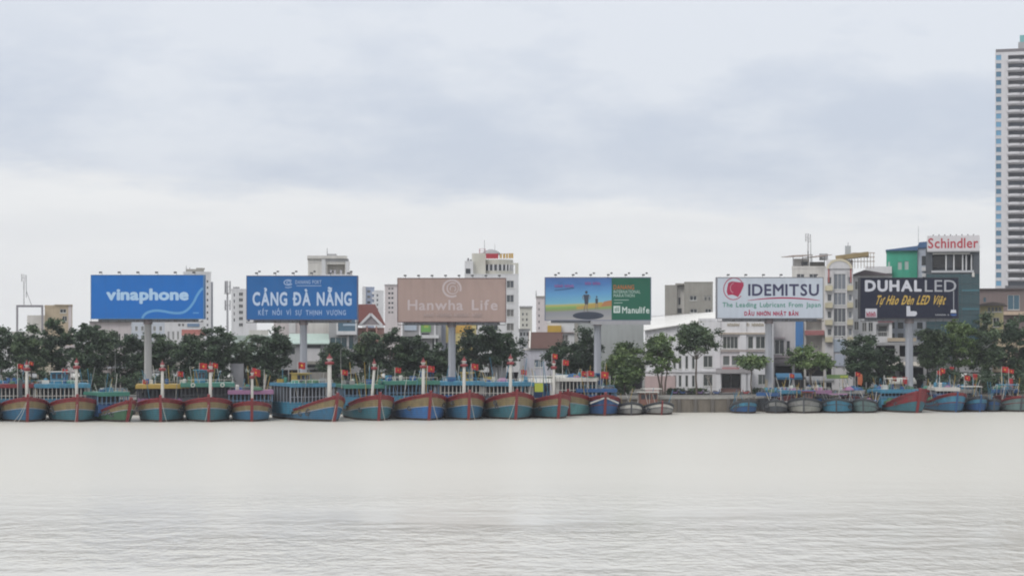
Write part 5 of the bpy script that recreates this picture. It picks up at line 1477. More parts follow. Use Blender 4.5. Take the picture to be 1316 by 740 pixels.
b.house(8, 15.5, 1.05, mz(492, 541.5) - .2, sky_p, sky_p, xoff=-.2); b.mast(mz(461, 541.5), x=-.35, w=.36); b.wheelhouse(12.5, 2.2, 1.6, 5.6, mask_p, None, .3); b.flag(-.6, 12.5, mz(465, 541.5) - .2, 1.2, 2.3); b.clutter(7, 9); b.ropes((-.9, -1.2))
b = Boat('teal boat with leaning white bow post and sea green cabin roof', 486.5, 540.5, 50, 508, 515, 11, hull=teal_p)
b.house(8, 15, 1.05, mz(494, 540.5) - .2, green_p, sky_p, xoff=-.3, fascia=green_p); b.mast(mz(469, 540.5), x=-.9, lean=.45, w=.25); b.flag(-4.2, 9, mz(475, 540.5) - .2, .9, 3); b.clutter(8, 9); b.ropes((.8, -1.2))
b = Boat('royal blue boat with broad bow and green edged cabin canopy', 551, 540, 60, 506, 514, 12, hull=paint('boat_royal', (.035, .16, .42), .55, .8, 1.3, planks=.6))
b.house(8, 15, 1.05, mz(489, 540) - .2, green_p, sky_p, xoff=-1.0, fascia=green_p); b.mast(mz(467, 540), x=-.7, w=.3); b.wheelhouse(11, 1.8, 1.8, 5.6, deep_p, sky_p, 2.4); b.flag(2.0, 10, mz(470, 540) - .2, 1.1, 2.6); b.flag(-3.6, 9, mz(472, 540) - .2, .9, 2.8); b.clutter(9, 8); b.ropes((1.2, -1.2))
b = Boat('blue boat with cobalt cabin roof moored before the tan billboard pole', 602, 539.5, 48, 505, 513, 9, hull=blue_p)
b.house(8, 15, 1.05, mz(490, 539.5) - .2, sky_p, deep_p); b.mast(mz(465, 539.5), x=-.6, w=.3); b.flag(1.6, 9, mz(467, 539.5) - .2, 1.1, 3.0); b.wheelhouse(11.5, 1.7, 1.6, 5.6, mask_p, None, 1.4); b.clutter(10, 9); b.ropes((.9, -1.2))
b = Boat('wide teal boat with light blue awning in front of the big round tree', 662.5, 539, 58, 504, 513, 11, hull=teal_p)
b.house(8, 15, 1.05, mz(491, 539) - .2, sky_p, slate_p); b.mast(mz(462, 539), x=-.65, w=.3); b.clutter(11, 11, 3.4); b.ropes((-1.3, -1.1)); b.flag(2.6, 10, mz(475, 539) - .2, .9, 2.4)
b = Boat('teal boat with white canopy frame left of the beach picture billboard pole', 717, 538, 46, 507, 514, 13, hull=teal_p)
b.mast(mz(468, 538), x=-.5, w=.25); b.awning_frame(8, mz(484, 538) - .2, 4.6, wht_p); b.wheelhouse(12, 3.2, 2.4, 3.0, deep_p, wht_p); b.clutter(12, 10, 3.4); b.flag(-.6, 1.6, mz(455, 538), .85, 1.5); b.flag(3.0, 9, mz(462, 538) - .2, .95, 3.5)
MB().box(-2.6, -1.2, 5.2, 5.3, 4.2, 5.6).build('lime_tarpaulin', paint('lime', (.42, .48, .05), .6, .3), b.o)
b = Boat('sea grey boat whose bow shows behind the last teal boat', 731.5, 534.5, 46, 504, 512, -10, hull=paint('boat_pale_teal', (.10, .30, .31), .6, .8, 1.3, planks=.6))
b.house(8, 14, 1.05, mz(485, 534.5) - .2, wht_p, deep_p); b.flag(2.2, 7, mz(476, 534.5) - .2, 1.0, 2.8); b.clutter(13, 7)
b = Boat('bright blue boat with red cross shaped bow below the beach picture billboard', 777, 534, 42, 508, 514, 4, hull=deep_p, band=deep_p, L=15)
b.house(6, 11, 1.05, mz(499, 534) - .2, deep_p, deep_p, xoff=-.8); b.wheelhouse(8, 1.0, 1.8, 5.0, deep_p, None, -.1); b.flag(-.1, 6, mz(477, 534) - .2, 1.25, 3.2); b.flag(-3.4, 6, mz(478, 534), 1.0, 3); b.clutter(14, 6)
mb = MB()
for sg in (1, -1):
    mb.beam((sg * .2, b.yy(0, b.zb) - .06, b.zb - .35), (sg * b.B * .40, b.yy(0.09, b.ze) - .3, b.ze - .25), .16, .25)
mb.build('bow_stripe', wht_p, b.o)
gs = dict(small=True, name='small_boat', rake=.9)
b = Boat('small grey white boat beside the bright blue bow', 811, 533.5, 31, 517, 523, 4, 10, grey_p, wht_p, slate_p, slate_p, **gs); b.clutter(15, 8, 1.6)
b = Boat('small white boat with little cabin next to the bare quay wall', 850, 533, 37, 516.5, 523.5, 14, 11, grey_p, wht_p, slate_p, red_p, **gs)
b.wheelhouse(5, 3.0, 2.0, 1.6, paint('boat_rust', (.26, .13, .10), .7, .5, .8), wht_p, -1.2); b.clutter(16, 9, 1.6); b.awning_frame(7.5, 4.1, 2.8, wht_p)
# right-hand group of small boats
b = Boat('little blue boat by the right end of the bare quay wall', 961, 531.2, 29, 514, 519, 12, 8, deep_p, sky_p, slate_p, slate_p, **gs); b.clutter(17, 7, 1.3)
b = Boat('dark slate boat between the little blue one and the pale rounded one', 997, 531, 27, 514, 520, 0, 9, slate_p, grey_p, slate_p, slate_p, **gs); b.clutter(18, 7, 1.4)
b = Boat('pale grey rounded boat with a small red stern cabin', 1033, 531, 40, 511, 517, 0, 11, paint('boat_stone', (.36, .36, .33), .65, .8, 1.3, planks=.6), grey_p, slate_p, slate_p, blunt=.6, **gs)
b.wheelhouse(6, 1.6, 1.6, 1.9, paint('boat_rust', (.26, .13, .10), .7, .5, .8), red_p, .4); b.awning_frame(7, 3.6, 3.0, deep_p); b.clutter(19, 7, 1.5)
b = Boat('rounded sky blue boat with dark rail under the tube house', 1075, 530.8, 37, 512, 518, 0, 10, sky_p, sky_p, slate_p, slate_p, blunt=.6, **gs); b.clutter(20, 9, 1.5); b.awning_frame(6, 3.0, 2.8, purp_p)
b = Boat('faded sea green boat beside the skewed red bowed one', 1109.5, 530.6, 30, 512.5, 518, 0, 10, seag_p, seag_p, slate_p, slate_p, blunt=.6, **gs); b.clutter(21, 8, 1.4)
b = Boat('large boat with wide red bow band lying askew below the gold script billboard', 1178, 530.4, 42, 503, 514, 20, 16, teal_p, red_p, red_p, red_p, rake=1.2)
b.house(7, 12, 1.05, mz(500, 530) - .2, sky_p, sky_p, xoff=-.5); b.clutter(22, 8, 2.4); b.awning_frame(8, mz(488, 530), 3, wht_p); b.flag(-1.0, 9, mz(484, 530) - .2, .8, 2)
b = Boat('blue boat with red tipped gunwale right of the red bowed boat', 1228, 529.6, 36, 505, 512, 17, 13, blue_p, sky_p, red_p, deep_p, small=True, rake=1.0, name='fishing_boat'); b.clutter(23, 9, 2.0); b.house(5, 9, .7, mz(499, 530), wht_p, deep_p); b.flag(-1.0, 6, mz(473, 530) - .2, .9, 3.5)
b = Boat('vivid blue sharp bowed boat below the right hand trees', 1259, 529.2, 27, 509, 515, 15, 11, deep_p, sky_p, slate_p, deep_p, small=True, name='fishing_boat'); b.clutter(24, 9, 2.0); b.flag(-1.3, 6, mz(482, 529) - .2, .95, 3); b.awning_frame(5, mz(498, 529), 3, wht_p)
b = Boat('dull dark blue boat between the vivid blue and the grey green one', 1277, 529, 20, 513, 517, 8, 9, paint('boat_dull_blue', (.04, .11, .18), .65, .4, .8), deep_p, slate_p, slate_p, **gs); b.clutter(25, 8, 1.8)
b = Boat('grey green boat cut by the right picture edge', 1311, 529, 36, 509, 516, 14, 12, seag_p, seag_p, red_p, slate_p, **gs); b.clutter(26, 10, 2.2); b.flag(-1.5, 6, mz(472, 529), 1.1, 3.6); b.awning_frame(6, mz(496, 529), 3, sky_p)
b = Boat('blue boat mostly outside the left picture edge', -28, 542, 56, 511, 518, 2); b.house(8, 15, 1.05, 6.2, sky_p, sky_p); b.mast(mz(472, 542)); b.clutter(27)

# second row of darker boats lying between those and the quay
mar_p = paint('boat_maroon', (.17, .035, .04), .65, .8, 1.3, planks=.6)
for i, (px, wy, bw, t, e, h_, rm, lb) in enumerate(((984, 529, 24, 512, 517, slate_p, deep_p, 'dark boat wedged behind the little blue and slate boats'), (1016, 528.6, 28, 509, 514, mar_p, sky_p, 'maroon boat with sky blue canopy left of the pale rounded one'),
        (1056, 528.4, 30, 509, 514, deep_p, purp_p, 'dark blue boat with purple canopy behind the sky blue one'), (1093, 528.2, 28, 509, 514, mar_p, grey_p, 'maroon boat with grey canopy behind the faded sea green one'), (1128, 528, 28, 508, 513, slate_p, sky_p, 'slate boat with sky blue canopy left of the red bowed boat'),
        (1205, 527.4, 28, 507, 512, deep_p, red_p, 'dark blue boat with red canopy behind the red bowed boat'), (1246, 527.2, 26, 508, 513, slate_p, grey_p, 'slate boat with grey canopy behind the vivid blue one'), (1290, 527, 28, 508, 513, mar_p, deep_p, 'maroon boat with blue canopy near the right picture edge'))):
    b = Boat(lb, px, wy, bw, t, e, (-8, 6, 12, -5)[i % 4], 9, h_, h_, (slate_p, mar_p)[i % 2], slate_p, small=True, name='small_boat', rake=.9)
    b.house(3.5, 7.5, .95, mz(t - 7, wy), rm, slate_p); b.clutter(40 + i, 7, 2.0)
    if i % 2: b.flag(.6, 5, mz(482 - i, wy), .8, 3)
for k, (px, w_) in enumerate(()): pass

# ------------------------------------------------------------------ trees
bark = paint('bark', (.13, .105, .085), .9, .4, 1.5, bump=.5)
barkpale = paint('bark_pale', (.27, .245, .215), .9, .4, 1.5, bump=.5)
LEAF = {
    'dark': [leafmat('leaf_dark_1', (0.035, 0.064, 0.036), (0.063, 0.106, 0.053)), leafmat('leaf_dark_2', (0.048, 0.084, 0.044), (0.088, 0.139, 0.064)), leafmat('leaf_dark_3', (0.030, 0.052, 0.033), (0.047, 0.079, 0.044))],
    'mid': [leafmat('leaf_mid_1', (0.048, 0.081, 0.042), (0.089, 0.136, 0.061)), leafmat('leaf_mid_2', (0.068, 0.109, 0.051), (0.119, 0.168, 0.075)), leafmat('leaf_mid_3', (0.034, 0.058, 0.035), (0.062, 0.094, 0.048))],
    'light': [leafmat('leaf_light_1', (0.100, 0.164, 0.056), (0.171, 0.245, 0.086)), leafmat('leaf_light_2', (0.132, 0.199, 0.072), (0.209, 0.281, 0.108)), leafmat('leaf_light_3', (0.059, 0.098, 0.045), (0.103, 0.156, 0.062))],
}


def tree(label, box, Y, kind='dark', seed=0, trunk_px=None, dens=1.0, gap=.0, name='street_tree', trunks=1, bark_m=None, lean=0.0, leaf=.27):
    """crown box in photo pixels (x0, x1, y0, y1); the crown is thousands of leaf sprays hung on limbs"""
    x0, x1, y0, y1 = box
    if kind == 'dark': x0, x1 = x0 - 5, x1 + 5
    rg = np.random.default_rng(seed + 100)
    cpx = (x0 + x1) / 2
    tp = trunk_px if trunk_px is not None else cpx
    root = thing(name, label, 'tree', (X(tp, Y), Y, GZ), 0, 'trees along the riverside street')
    ox = X(tp, Y)
    rx = (X(x1, Y) - X(x0, Y)) / 2; zc0, zc1 = Z(y1, Y) - GZ, Z(y0, Y) - GZ
    rz = (zc1 - zc0) / 2; c = np.array([X(cpx, Y) - ox, 0.0, (zc0 + zc1) / 2])
    ry = min(rx, 5.0) * .95
    R = np.array([rx, ry, rz])
    if kind == 'dark': dens *= .85
    ncl = int((34 + 9 * rx * rz / 4) * dens)
    P = rg.normal(size=(ncl, 3)); P /= np.linalg.norm(P, axis=1)[:, None]
    rad = rg.uniform(.15, .86, (ncl, 1)) ** .6
    P = P * rad
    P += rg.normal(scale=.05, size=P.shape)
    cr = rg.uniform(.4, 1.0, ncl) * min(1.35, .28 * (rx + rz))
    CL = c + P * R * 1.04
    # leaves
    per = int(135 * max(.7, min(1.4, rz / 3)))
    V, F, MI = [], [], []
    allp = []
    for i in range(ncl):
        d_ = rg.normal(size=(per, 3)); d_ /= np.linalg.norm(d_, axis=1)[:, None]
        d_ *= np.clip(np.abs(rg.normal(scale=.6, size=(per, 1))) + .05, 0, 1.15)
        p = CL[i] + d_ * cr[i] * np.array([1.15, 1.15, .72])
        allp.append(p)
        MI.append(np.full(per, rg.choice([0, 0, 1, 2])))
    p = np.concatenate(allp); MI = np.concatenate(MI)
    n_ = len(p)
    a = rg.normal(size=(n_, 3)); a[:, 2] *= .5; a /= np.linalg.norm(a, axis=1)[:, None]
    b_ = rg.normal(size=(n_, 3)); b_ -= (b_ * a).sum(1)[:, None] * a; b_ /= np.linalg.norm(b_, axis=1)[:, None]
    s1 = rg.uniform(.6, 1.25, (n_, 1)) * leaf; s2 = s1 * rg.uniform(.4, .75, (n_, 1))
    v = np.stack([p - a * s1, p + b_ * s2, p + a * s1, p - b_ * s2], 1).reshape(-1, 3)
    me = bpy.data.meshes.new('crown')
    me.vertices.add(4 * n_); me.vertices.foreach_set('co', v.astype(np.float32).ravel())
    me.loops.add(4 * n_); me.loops.foreach_set('vertex_index', np.arange(4 * n_, dtype=np.int32))
    me.polygons.add(n_); me.polygons.foreach_set('loop_start', np.arange(0, 4 * n_, 4, dtype=np.int32)); me.polygons.foreach_set('loop_total', np.full(n_, 4, dtype=np.int32))
    for m in LEAF[kind]: me.materials.append(m)
    me.polygons.foreach_set('material_index', MI.astype(np.int32))
    me.update(calc_edges=True)
    link('crown', me, root)
    # trunk and limbs
    bm_ = bark_m or bark
    rt = max(.12, min(.3, rx * .042))
    for k in range(trunks):
        off = (k - (trunks - 1) / 2) * .9
        mb = MB()
        fork = Vector((c[0] * .5 + off + lean, 0, max(zc0 * .9, (zc0 + zc1) * .28)))
        base = Vector((off * .4, rg.uniform(-.3, .3), 0))
        mid = base.lerp(fork, .5) + Vector((rg.uniform(-.25, .25), 0, 0))
        mb.tube(base, mid, rt * 1.25, rt, 8); mb.tube(mid, fork, rt, rt * .8, 8)
        for i in rg.choice(ncl, min(ncl, 9), replace=False):
            q_ = Vector(CL[i]); h_ = fork.lerp(q_, .5) + Vector((0, 0, .35))
            mb.tube(fork, h_, rt * .55, rt * .32, 6); mb.tube(h_, q_, rt * .32, rt * .1, 5)
        mb.build('trunk', bm_, root)
    return root


def palm(label, px, ytop, Y, h_fr=10, seed=0, spread=2.6):
    rg = random.Random(seed)
    o = thing('palm_tree', label, 'palm', (X(px, Y), Y, GZ), 0, 'palms along the riverside street')
    H = Z(ytop, Y) - GZ
    mb = MB()
    for i in range(8):
        a, c = i / 8, (i + 1) / 8
        mb.tube((.3 * a * a, 0, H * a), (.3 * c * c, 0, H * c), .2 - .07 * a, .2 - .07 * c, 8)
    mb.build('trunk', barkpale, o)
    for k in range(h_fr):
        a = 2 * math.pi * k / h_fr + rg.uniform(-.2, .2); up = rg.uniform(.2, 1.0); L_ = spread * rg.uniform(.85, 1.15)
        mb = MB(); prev = None
        for i in range(9):
            t = i / 8
            r = L_ * t; z = H + up * L_ * .8 * t - L_ * 1.1 * t * t
            p = Vector((.3 + math.cos(a) * r, math.sin(a) * r, z))
            if prev is not None:
                mb.tube(prev, p, .03, .03, 4, caps=False)
                sd = Vector((-math.sin(a), math.cos(a), 0)); w = .75 * math.sin(math.pi * min(1, t * .9 + .1)) + .1
                for sg in (1, -1):
                    for q_ in (0, .5):
                        s0 = prev.lerp(p, q_); s1 = prev.lerp(p, q_ + .42)
                        tip = s0.lerp(s1, .5) + sd * sg * w + Vector((math.cos(a) * .25, math.sin(a) * .25, -.35 * w))
                        mb.add([s0, s1, tip], [(0, 1, 2)])
            prev = p
        mb.build('frond', LEAF['mid'][k % 3], o)
    return o


T = tree
T('broad dark tree filling the left picture edge', (-22, 26, 416, 488), 352, 'dark', 1)
T('dark tree in front of the roof frame with the phone mast', (18, 62, 418, 486), 349, 'mid', 2)
T('tall dark tree before the beige stepped block', (50, 96, 407, 482), 354, 'dark', 3)
T('dense rounded dark tree just left of the bright blue billboard', (92, 134, 412, 484), 350, 'dark', 4, dens=1.2)
T('thin brownish tree under the left half of the bright blue billboard', (126, 162, 424, 470), 362, 'mid', 5, dens=.55)
T('bushy dark tree left of the bright blue billboard pole', (148, 192, 422, 488), 356, 'dark', 6)
T('loose tree right of the bright blue billboard pole', (190, 226, 424, 480), 358, 'dark', 7, dens=.8)
T('low dark tree below the small faded red roof', (222, 260, 430, 488), 354, 'dark', 8)
T('large dense dark tree under the phone mast', (252, 302, 417, 486), 352, 'dark', 9, dens=1.25)
T('small mid green tree beside the pale green terrace house', (298, 330, 440, 484), 358, 'mid', 10, dens=.7)
T('round dark tree in front of the royal blue billboard left half', (326, 374, 419, 486), 353, 'dark', 11, dens=1.15)
T('dark tree under the glazed bay right of the royal blue billboard pole', (410, 452, 438, 488), 356, 'dark', 12)
T('loose tree with yellowish top before the red gabled house', (452, 488, 428, 486), 358, 'mid', 13, dens=.9)
T('dark shaggy tree at the foot of the pinkish tower', (478, 526, 424, 488), 354, 'dark', 14)
T('dark tree under the green sign board', (516, 556, 428, 488), 356, 'dark', 15, dens=1.1)
T('low dark tree left of the tan billboard pole', (546, 582, 438, 490), 358, 'dark', 16)
T('big round dense tree below the right part of the tan billboard', (592, 668, 416, 478), 350, 'dark', 17, dens=1.35)
T('small bush like tree behind the big round tree', (580, 618, 452, 490), 360, 'dark', 18)
T('spreading dark tree before the brown tiled house', (704, 746, 438, 484), 353, 'dark', 19)
T('upright dark tree left of the beach picture billboard pole', (738, 768, 420, 490), 357, 'dark', 20, dens=1.1)
T('yellow green tree right of the beach picture billboard pole', (776, 830, 438, 506), 347, 'light', 21, dens=1.15)
T('multi trunk yellow green quay tree before the white side wing', (824, 876, 428, 478), 345, 'light', 22, trunks=3, trunk_px=852, dens=.8)
T('slender tree with one thin bare trunk and dome crown on the quay', (866, 923, 415, 457), 346, 'mid', 23, trunk_px=895.5, dens=1.05)
T('small flat topped tree left of the emblem billboard pole', (944, 988, 456, 474), 347, 'light', 24, trunk_px=966, dens=1.0, leaf=.28)
T('wide flat yellow green tree right of the emblem billboard pole', (1010, 1074, 445, 478), 352, 'light', 25, dens=.9)
T('dark tree in front of the tube house foot', (1086, 1126, 424, 496), 362, 'dark', 26, dens=1.1)
T('sparse dark tree below the gold script billboard', (1118, 1160, 446, 500), 366, 'dark', 27, dens=.7)
T('tall mid green tree right of the gold script billboard pole', (1178, 1222, 412, 484), 366, 'mid', 28, bark_m=barkpale)
T('yellow green tree in front of the dark glass office', (1210, 1254, 406, 480), 368, 'light', 29, dens=.9, bark_m=barkpale)
T('mid green tree before the small yellow pavilion', (1246, 1290, 404, 486), 368, 'mid', 30, bark_m=barkpale)
T('dark tree cut by the right picture edge', (1284, 1334, 402, 490), 370, 'dark', 31)
for i, (a, b_, t, Y, lb) in enumerate(((-6, 40, 474, 346, 'behind the red roofed boat'), (36, 72, 478, 347, 'left of the second boat mast'), (104, 146, 474, 348, 'behind the low skewed boat'), (150, 186, 478, 349, 'at the foot of the bright blue billboard'), (196, 236, 476, 347, 'behind the mustard roofed boat'), (240, 292, 474, 347, 'behind the rosette boat'),
                                    (318, 366, 474, 349, 'left of the royal blue billboard pole'), (424, 470, 478, 350, 'behind the leaning bow post'), (468, 520, 474, 350, 'below the pinkish tower'), (516, 566, 476, 350, 'behind the broad royal blue bow'), (586, 632, 478, 351, 'right of the tan billboard pole'), (700, 748, 478, 352, 'behind the white canopy frame boat'), (1186, 1232, 474, 362, 'behind the red tipped boat'), (1236, 1282, 476, 363, 'behind the vivid blue boat'), (1282, 1330, 474, 364, 'at the right picture edge'))):
    T('low dark shrub added as shade ' + lb, (a, b_, t, 504), Y, 'dark', 60 + i, name='shade_shrub', dens=.6)  # shrubs added to darken the shaded band under the tree crowns
T('mid green tree outside the right picture edge', (1330, 1384, 404, 488), 372, 'mid', 32)
T('dark tree well outside the right picture edge', (1384, 1436, 412, 490), 374, 'dark', 33)
T('dark tree outside the left picture edge', (-74, -22, 414, 488), 350, 'dark', 34)
palm('palm with drooping fronds beside the pale green terrace house', 322, 432, 361, seed=1)
palm('small palm in front of the pinkish tower', 496, 432, 362, seed=2)
palm('palm beside the red gabled house', 473, 428, 366, seed=3)
# bare branching tree by the steps
bt = thing('bare_tree', 'small bare branching tree beside the red entrance steps', 'tree', (X(914, 345), 345, GZ), 0, 'trees along the riverside street')
mb = MB()
rg = random.Random(4)
def branch(p, d_, L_, r, k):
    q_ = p + d_ * L_
    mb.tube(p, q_, r, r * .65, 6)
    if k:
        for i in range(2 if k > 1 else 3):
            nd = (d_ + Vector((rg.uniform(-.8, .8), rg.uniform(-.4, .4), rg.uniform(-.05, .4)))).normalized()
            branch(q_, nd, L_ * .62, r * .62, k - 1)
branch(Vector((0, 0, 0)), Vector((0, 0, 1)), 1.6, .16, 4)
mb.build('trunk', barkpale, bt)
# hedge along the public building
rgn = np.random.default_rng(7)
for i, (a, b_, lb) in enumerate(((858, 880, 'clipped low hedge at the foot of the white side wing'), (884, 908, 'clipped low hedge left of the bare tree'), (968, 986, 'low shrub bed beside the emblem billboard pole'), (1096, 1128, 'leafy shrub bed by the quay under the dark tree'))):
    Y = 349 + 6 * (i == 3)
    ho = thing('hedge', lb, 'hedge', (X((a + b_) / 2, Y), Y, GZ))
    w = X(b_, Y) - X(a, Y)
    n_ = 900
    p = np.stack([rgn.uniform(-w / 2, w / 2, n_), rgn.uniform(-.5, .5, n_), rgn.uniform(.05, .95, n_) * (1 + .2 * np.sin(np.linspace(0, 9, n_)))], 1)
    v = (p[:, None, :] + rgn.normal(scale=.14, size=(n_, 4, 3))).reshape(-1, 3)
    mbh = MB(); mbh.add([tuple(q_) for q_ in v], [(4 * k, 4 * k + 1, 4 * k + 2, 4 * k + 3) for k in range(n_)])
    mbh.build('foliage', LEAF['mid'][i % 3], ho)
    mbs = MB()
    for k in range(8):
        xx = -w / 2 + w * (k + .5) / 8
        mbs.tube((xx, 0, 0), (xx + .1, .05, .8), .03, .02, 5)
    mbs.build('stems', bark, ho)

# ------------------------------------------------------------------ things on the quay and street
tyre = flat('tyre', (.025, .025, .027), .8)
BODY = {'purple': (.16, .10, .22), 'red': (.30, .03, .03), 'blue': (.05, .10, .25), 'silver': (.38, .38, .40), 'black': (.03, .03, .035), 'white': (.5, .5, .5)}


def motorbike(label, px, Y, col, rz):
    o = thing('motorbike', label, 'motorbike', (X(px, Y), Y, GZ), rz, 'motorbikes parked by the white public building')
    for sx in (-.62, .62):
        w = MB()
        n_ = 14
        vs_ = []
        for i in range(n_):
            a = 2 * math.pi * i / n_
            for r, yy_ in ((.29, -.05), (.29, .05), (.2, .04), (.2, -.04)):
                vs_.append((sx + r * math.cos(a), yy_, .29 + r * math.sin(a)))
        fs = []
        for i in range(n_):
            j = (i + 1) % n_
            for k in range(4): fs.append((4 * i + k, 4 * i + (k + 1) % 4, 4 * j + (k + 1) % 4, 4 * j + k))
        w.add(vs_, fs, 0, True)
        wo = w.build('wheel', tyre, o)
        MB().beam((sx - .2, 0, .29), (sx + .2, 0, .29), .02, .03).beam((sx, 0, .09), (sx, 0, .49), .02, .03).build('spokes', flat('rim', (.4, .4, .42), .4), wo)
    bm_ = paint('bike_' + col, BODY[col], .3, .1, 3)
    MB().prism([(-.75, .55), (-.3, .28), (.25, .28), (.42, .55), (.52, .95), (.42, .98), (.3, .6), (-.1, .56), (-.8, .72)], -.13, .13).build('body', bm_, o)
    MB().prism([(-.72, .73), (-.08, .62), (.1, .62), (.06, .76), (-.66, .84)], -.14, .14).build('seat', tyre, o)
    MB().beam((.62, 0, .29), (.47, 0, .98), .06, .06).build('fork', steel, o)
    MB().beam((.45, -.32, 1.04), (.45, .32, 1.04), .04, .04).build('handlebar', steel, o)
    MB().box(.5, .62, -.09, .09, .84, .98).build('headlight', flat('headlight', (.6, .6, .58), .2), o)
    for sy in (-.3, .3): MB().beam((.44, sy, 1.04), (.40, sy * 1.15, 1.24), .02, .02).build('mirror', steel, o)


for i, (px, Y, col, rz, lb) in enumerate(((868, 347, 'purple', .3, 'purple motorbike nearest the multi trunk quay tree'), (877, 347.5, 'blue', 2.9, 'blue motorbike second from the multi trunk quay tree'), (886.5, 347, 'black', .2, 'black motorbike just left of the slender bare trunk'),
                                         (900, 346.5, 'purple', .15, 'purple motorbike just right of the slender bare trunk'), (907, 347.4, 'silver', 3.3, 'silver motorbike left of the bare branching tree'), (921.5, 347, 'blue', .1, 'blue motorbike at the left end of the red steps'),
                                         (958, 347.2, 'red', 3.0, 'red motorbike at the right end of the red steps'))):
    motorbike(lb, px, Y, col, rz)


def stall(label, px, Y, w, h, roofm, name='market_stall', cat='stall'):
    o = thing(name, label, cat, (X(px, Y), Y, GZ), 0)
    for sx in (-1, 1):
        for sy in (-1, 1):
            MB().tube((sx * w / 2, sy * 1.2, 0), (sx * w / 2, sy * 1.2, h), .05, .05, 6).build('post', steel, o)
    mb = MB()
    mb.add([(-w / 2 - .3, -1.8, h - .25), (w / 2 + .3, -1.8, h - .25), (w / 2 + .3, 0, h + .5), (-w / 2 - .3, 0, h + .5), (w / 2 + .3, 1.8, h - .1), (-w / 2 - .3, 1.8, h - .1), (-w / 2 - .3, -1.8, h - .65), (w / 2 + .3, -1.8, h - .65)],
           [(0, 1, 2, 3), (3, 2, 4, 5), (6, 7, 1, 0)])
    mb.build('awning', roofm, o)
    MB().box(-w / 2 + .1, w / 2 - .1, -1.0, -.5, .1, .9).build('counter', wht_p, o)
    return o


stall('blue canvas stall right of the emblem billboard pole', 1013, 360, 4.2, 3.2, paint('canvas_blue', (.05, .20, .36), .7, .3))
stall('grey canvas stall under the wide flat yellow green tree', 1052, 362, 4.5, 2.6, paint('canvas_grey', (.30, .30, .31), .7, .3))
stall('white canopied stall on the quay behind the teal boats', 690, 345, 6.0, 2.6, wht_p)
stall('pale sheet stall behind the white canopy frame boat', 735, 346, 6.5, 3.2, wht_p)
stall('pale stall beside the gold script billboard pole', 1158, 363, 4.5, 2.3, wht_p)
stall('white open shed under the trees at the right', 1272, 368, 8.0, 3.0, wht_p)
# lime sign on a post
o = thing('street_sign', 'lime green sign board on a thin post before the tube house', 'sign', (X(1079, 358), 358, GZ))
zz = Z(484, 358) - GZ
MB().tube((0, 0, 0), (0, 0, zz - .3), .06, .05, 8).build('post', grey_p, o)
MB().box(-2.4, 1.6, -.1, .1, zz - .35, zz + .4).build('board', paint('lime_board', (.22, .34, .12), .5, .4, .9), o)
MB().box(.1, 1.5, -.13, -.105, zz - .15, zz + .2).build('bright_strip', paint('lime_strip', (.55, .62, .08), .5, .2), o)
# orange lifebuoy rack / pennant posts on the quay
def pennant(label, px, Y, py, mat, h=1.5):
    o = thing('pennant_post', label, 'flag', (X(px, Y), Y, GZ))
    H = Z(py, Y) - GZ
    MB().tube((0, 0, 0), (0, 0, H), .06, .04, 6).build('post', grey_p, o)
    mb = MB(); mb.add([(.05, 0, H), (.9, .1, H - .1), (.95, -.05, H - h * .6), (.8, .1, H - h), (.05, 0, H - h * .9)], [(0, 1, 2, 3, 4)])
    mb.build('cloth', mat, o)
orange = paint('orange_cloth', (.55, .16, .07), .7, .2)
pennant('orange pennant on a post under the dark tree by the tube house', 1102, 357, 480, orange, 2.2)
pennant('small orange pennant near the leafy shrub bed', 1130, 357, 494, orange, 1.4)
pennant('red pennant beside the gold script billboard pole', 1160, 358, 484, flagred, 1.4)
pennant('red pennant left of the two under the right hand trees', 1220, 362, 471, flagred, 1.3)
pennant('red pennant right of the two under the right hand trees', 1250, 362, 480, flagred, 2.4)
pennant('red pennant at the foot of the right edge tree', 1296, 362, 486, flagred, 2.0)
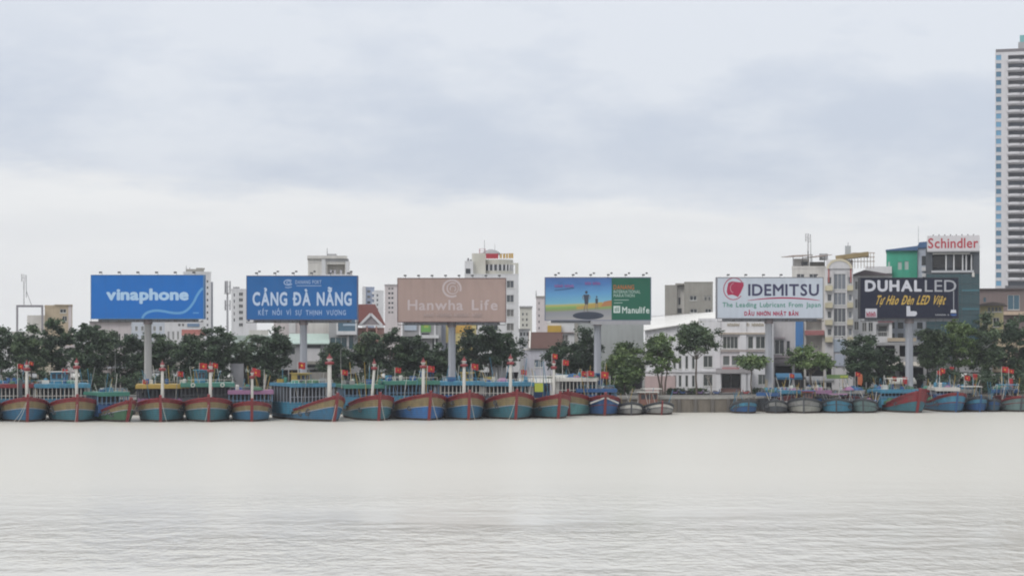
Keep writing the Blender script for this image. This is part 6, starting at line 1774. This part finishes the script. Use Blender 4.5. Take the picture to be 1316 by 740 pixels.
# street lamps
for px, Y, lb in ((279, 352, 'slim street lamp near the large dense dark tree'), (148, 351, 'slim street lamp under the bright blue billboard'), (438, 352, 'slim street lamp before the glazed bay house'), (640, 351, 'slim street lamp before the big round tree'), (1040, 356, 'slim street lamp before the wide flat tree')):
    o = thing('street_lamp', lb, 'street lamp', (X(px, Y), Y, GZ), 0, 'street lamps along the riverside road')
    MB().lathe([(.16, 0), (.16, .6), (.09, .65), (.06, 8.2)], 8).build('post', grey_p, o)
    a = MB().tube((0, 0, 8.1), (.9, -.4, 8.7), .045, .04, 6).build('arm', grey_p, o)
    MB().box(.8, 1.5, -.6, -.3, 8.62, 8.76).build('lamp_head', steel, a)
# white sight screen fence / market sheets behind the boats
for i, (a, b_, t, bt_, mat, lb) in enumerate(((296, 313, 467, 492, paint('sheet_grey', (.42, .42, .44), .7, .3), 'grey corrugated sheet screen behind the purple roofed boat'), (392, 424, 478, 487, concrete, 'low concrete screen wall behind the askew blue boat'), (632, 650, 468, 482, white, 'small white kiosk behind the teal boat with awning'))):
    Y = 352
    o = thing('quay_screen', lb, 'screen', (X((a + b_) / 2, Y), Y, GZ))
    w = X(b_, Y) - X(a, Y); h_ = Z(t, Y) - GZ
    mb = MB(); k = max(6, int(w / .3))
    for j in range(k):
        mb.box(-w / 2 + w * j / k, -w / 2 + w * (j + .55) / k, 0, .05, .2, h_); mb.box(-w / 2 + w * (j + .55) / k, -w / 2 + w * (j + 1) / k, .05, .1, .2, h_)
    mb.build('sheet', mat, o)
    for xx in (-w / 2, 0, w / 2): MB().box(xx - .06, xx + .06, .11, .22, 0, h_ + .1).build('post', steel, o)
MB_HAZE = True
if MB_HAZE:
    hz = bpy.data.materials.new('haze'); hz.use_nodes = True
    N, L = hz.node_tree.nodes, hz.node_tree.links
    N.remove(N['Principled BSDF'])
    pv = N.new('ShaderNodeVolumePrincipled')
    pv.inputs['Color'].default_value = (.93, .95, 1, 1); pv.inputs['Density'].default_value = .00016
    pv.inputs['Anisotropy'].default_value = .2
    L.new(pv.outputs[0], [n_ for n_ in N if n_.type == 'OUTPUT_MATERIAL'][0].inputs['Volume'])
    o = MB().box(-950, 950, -270, 2520, -5, 150).build('haze', hz)
    tag(o, 'thin pale haze over the river', None, kind='stuff')
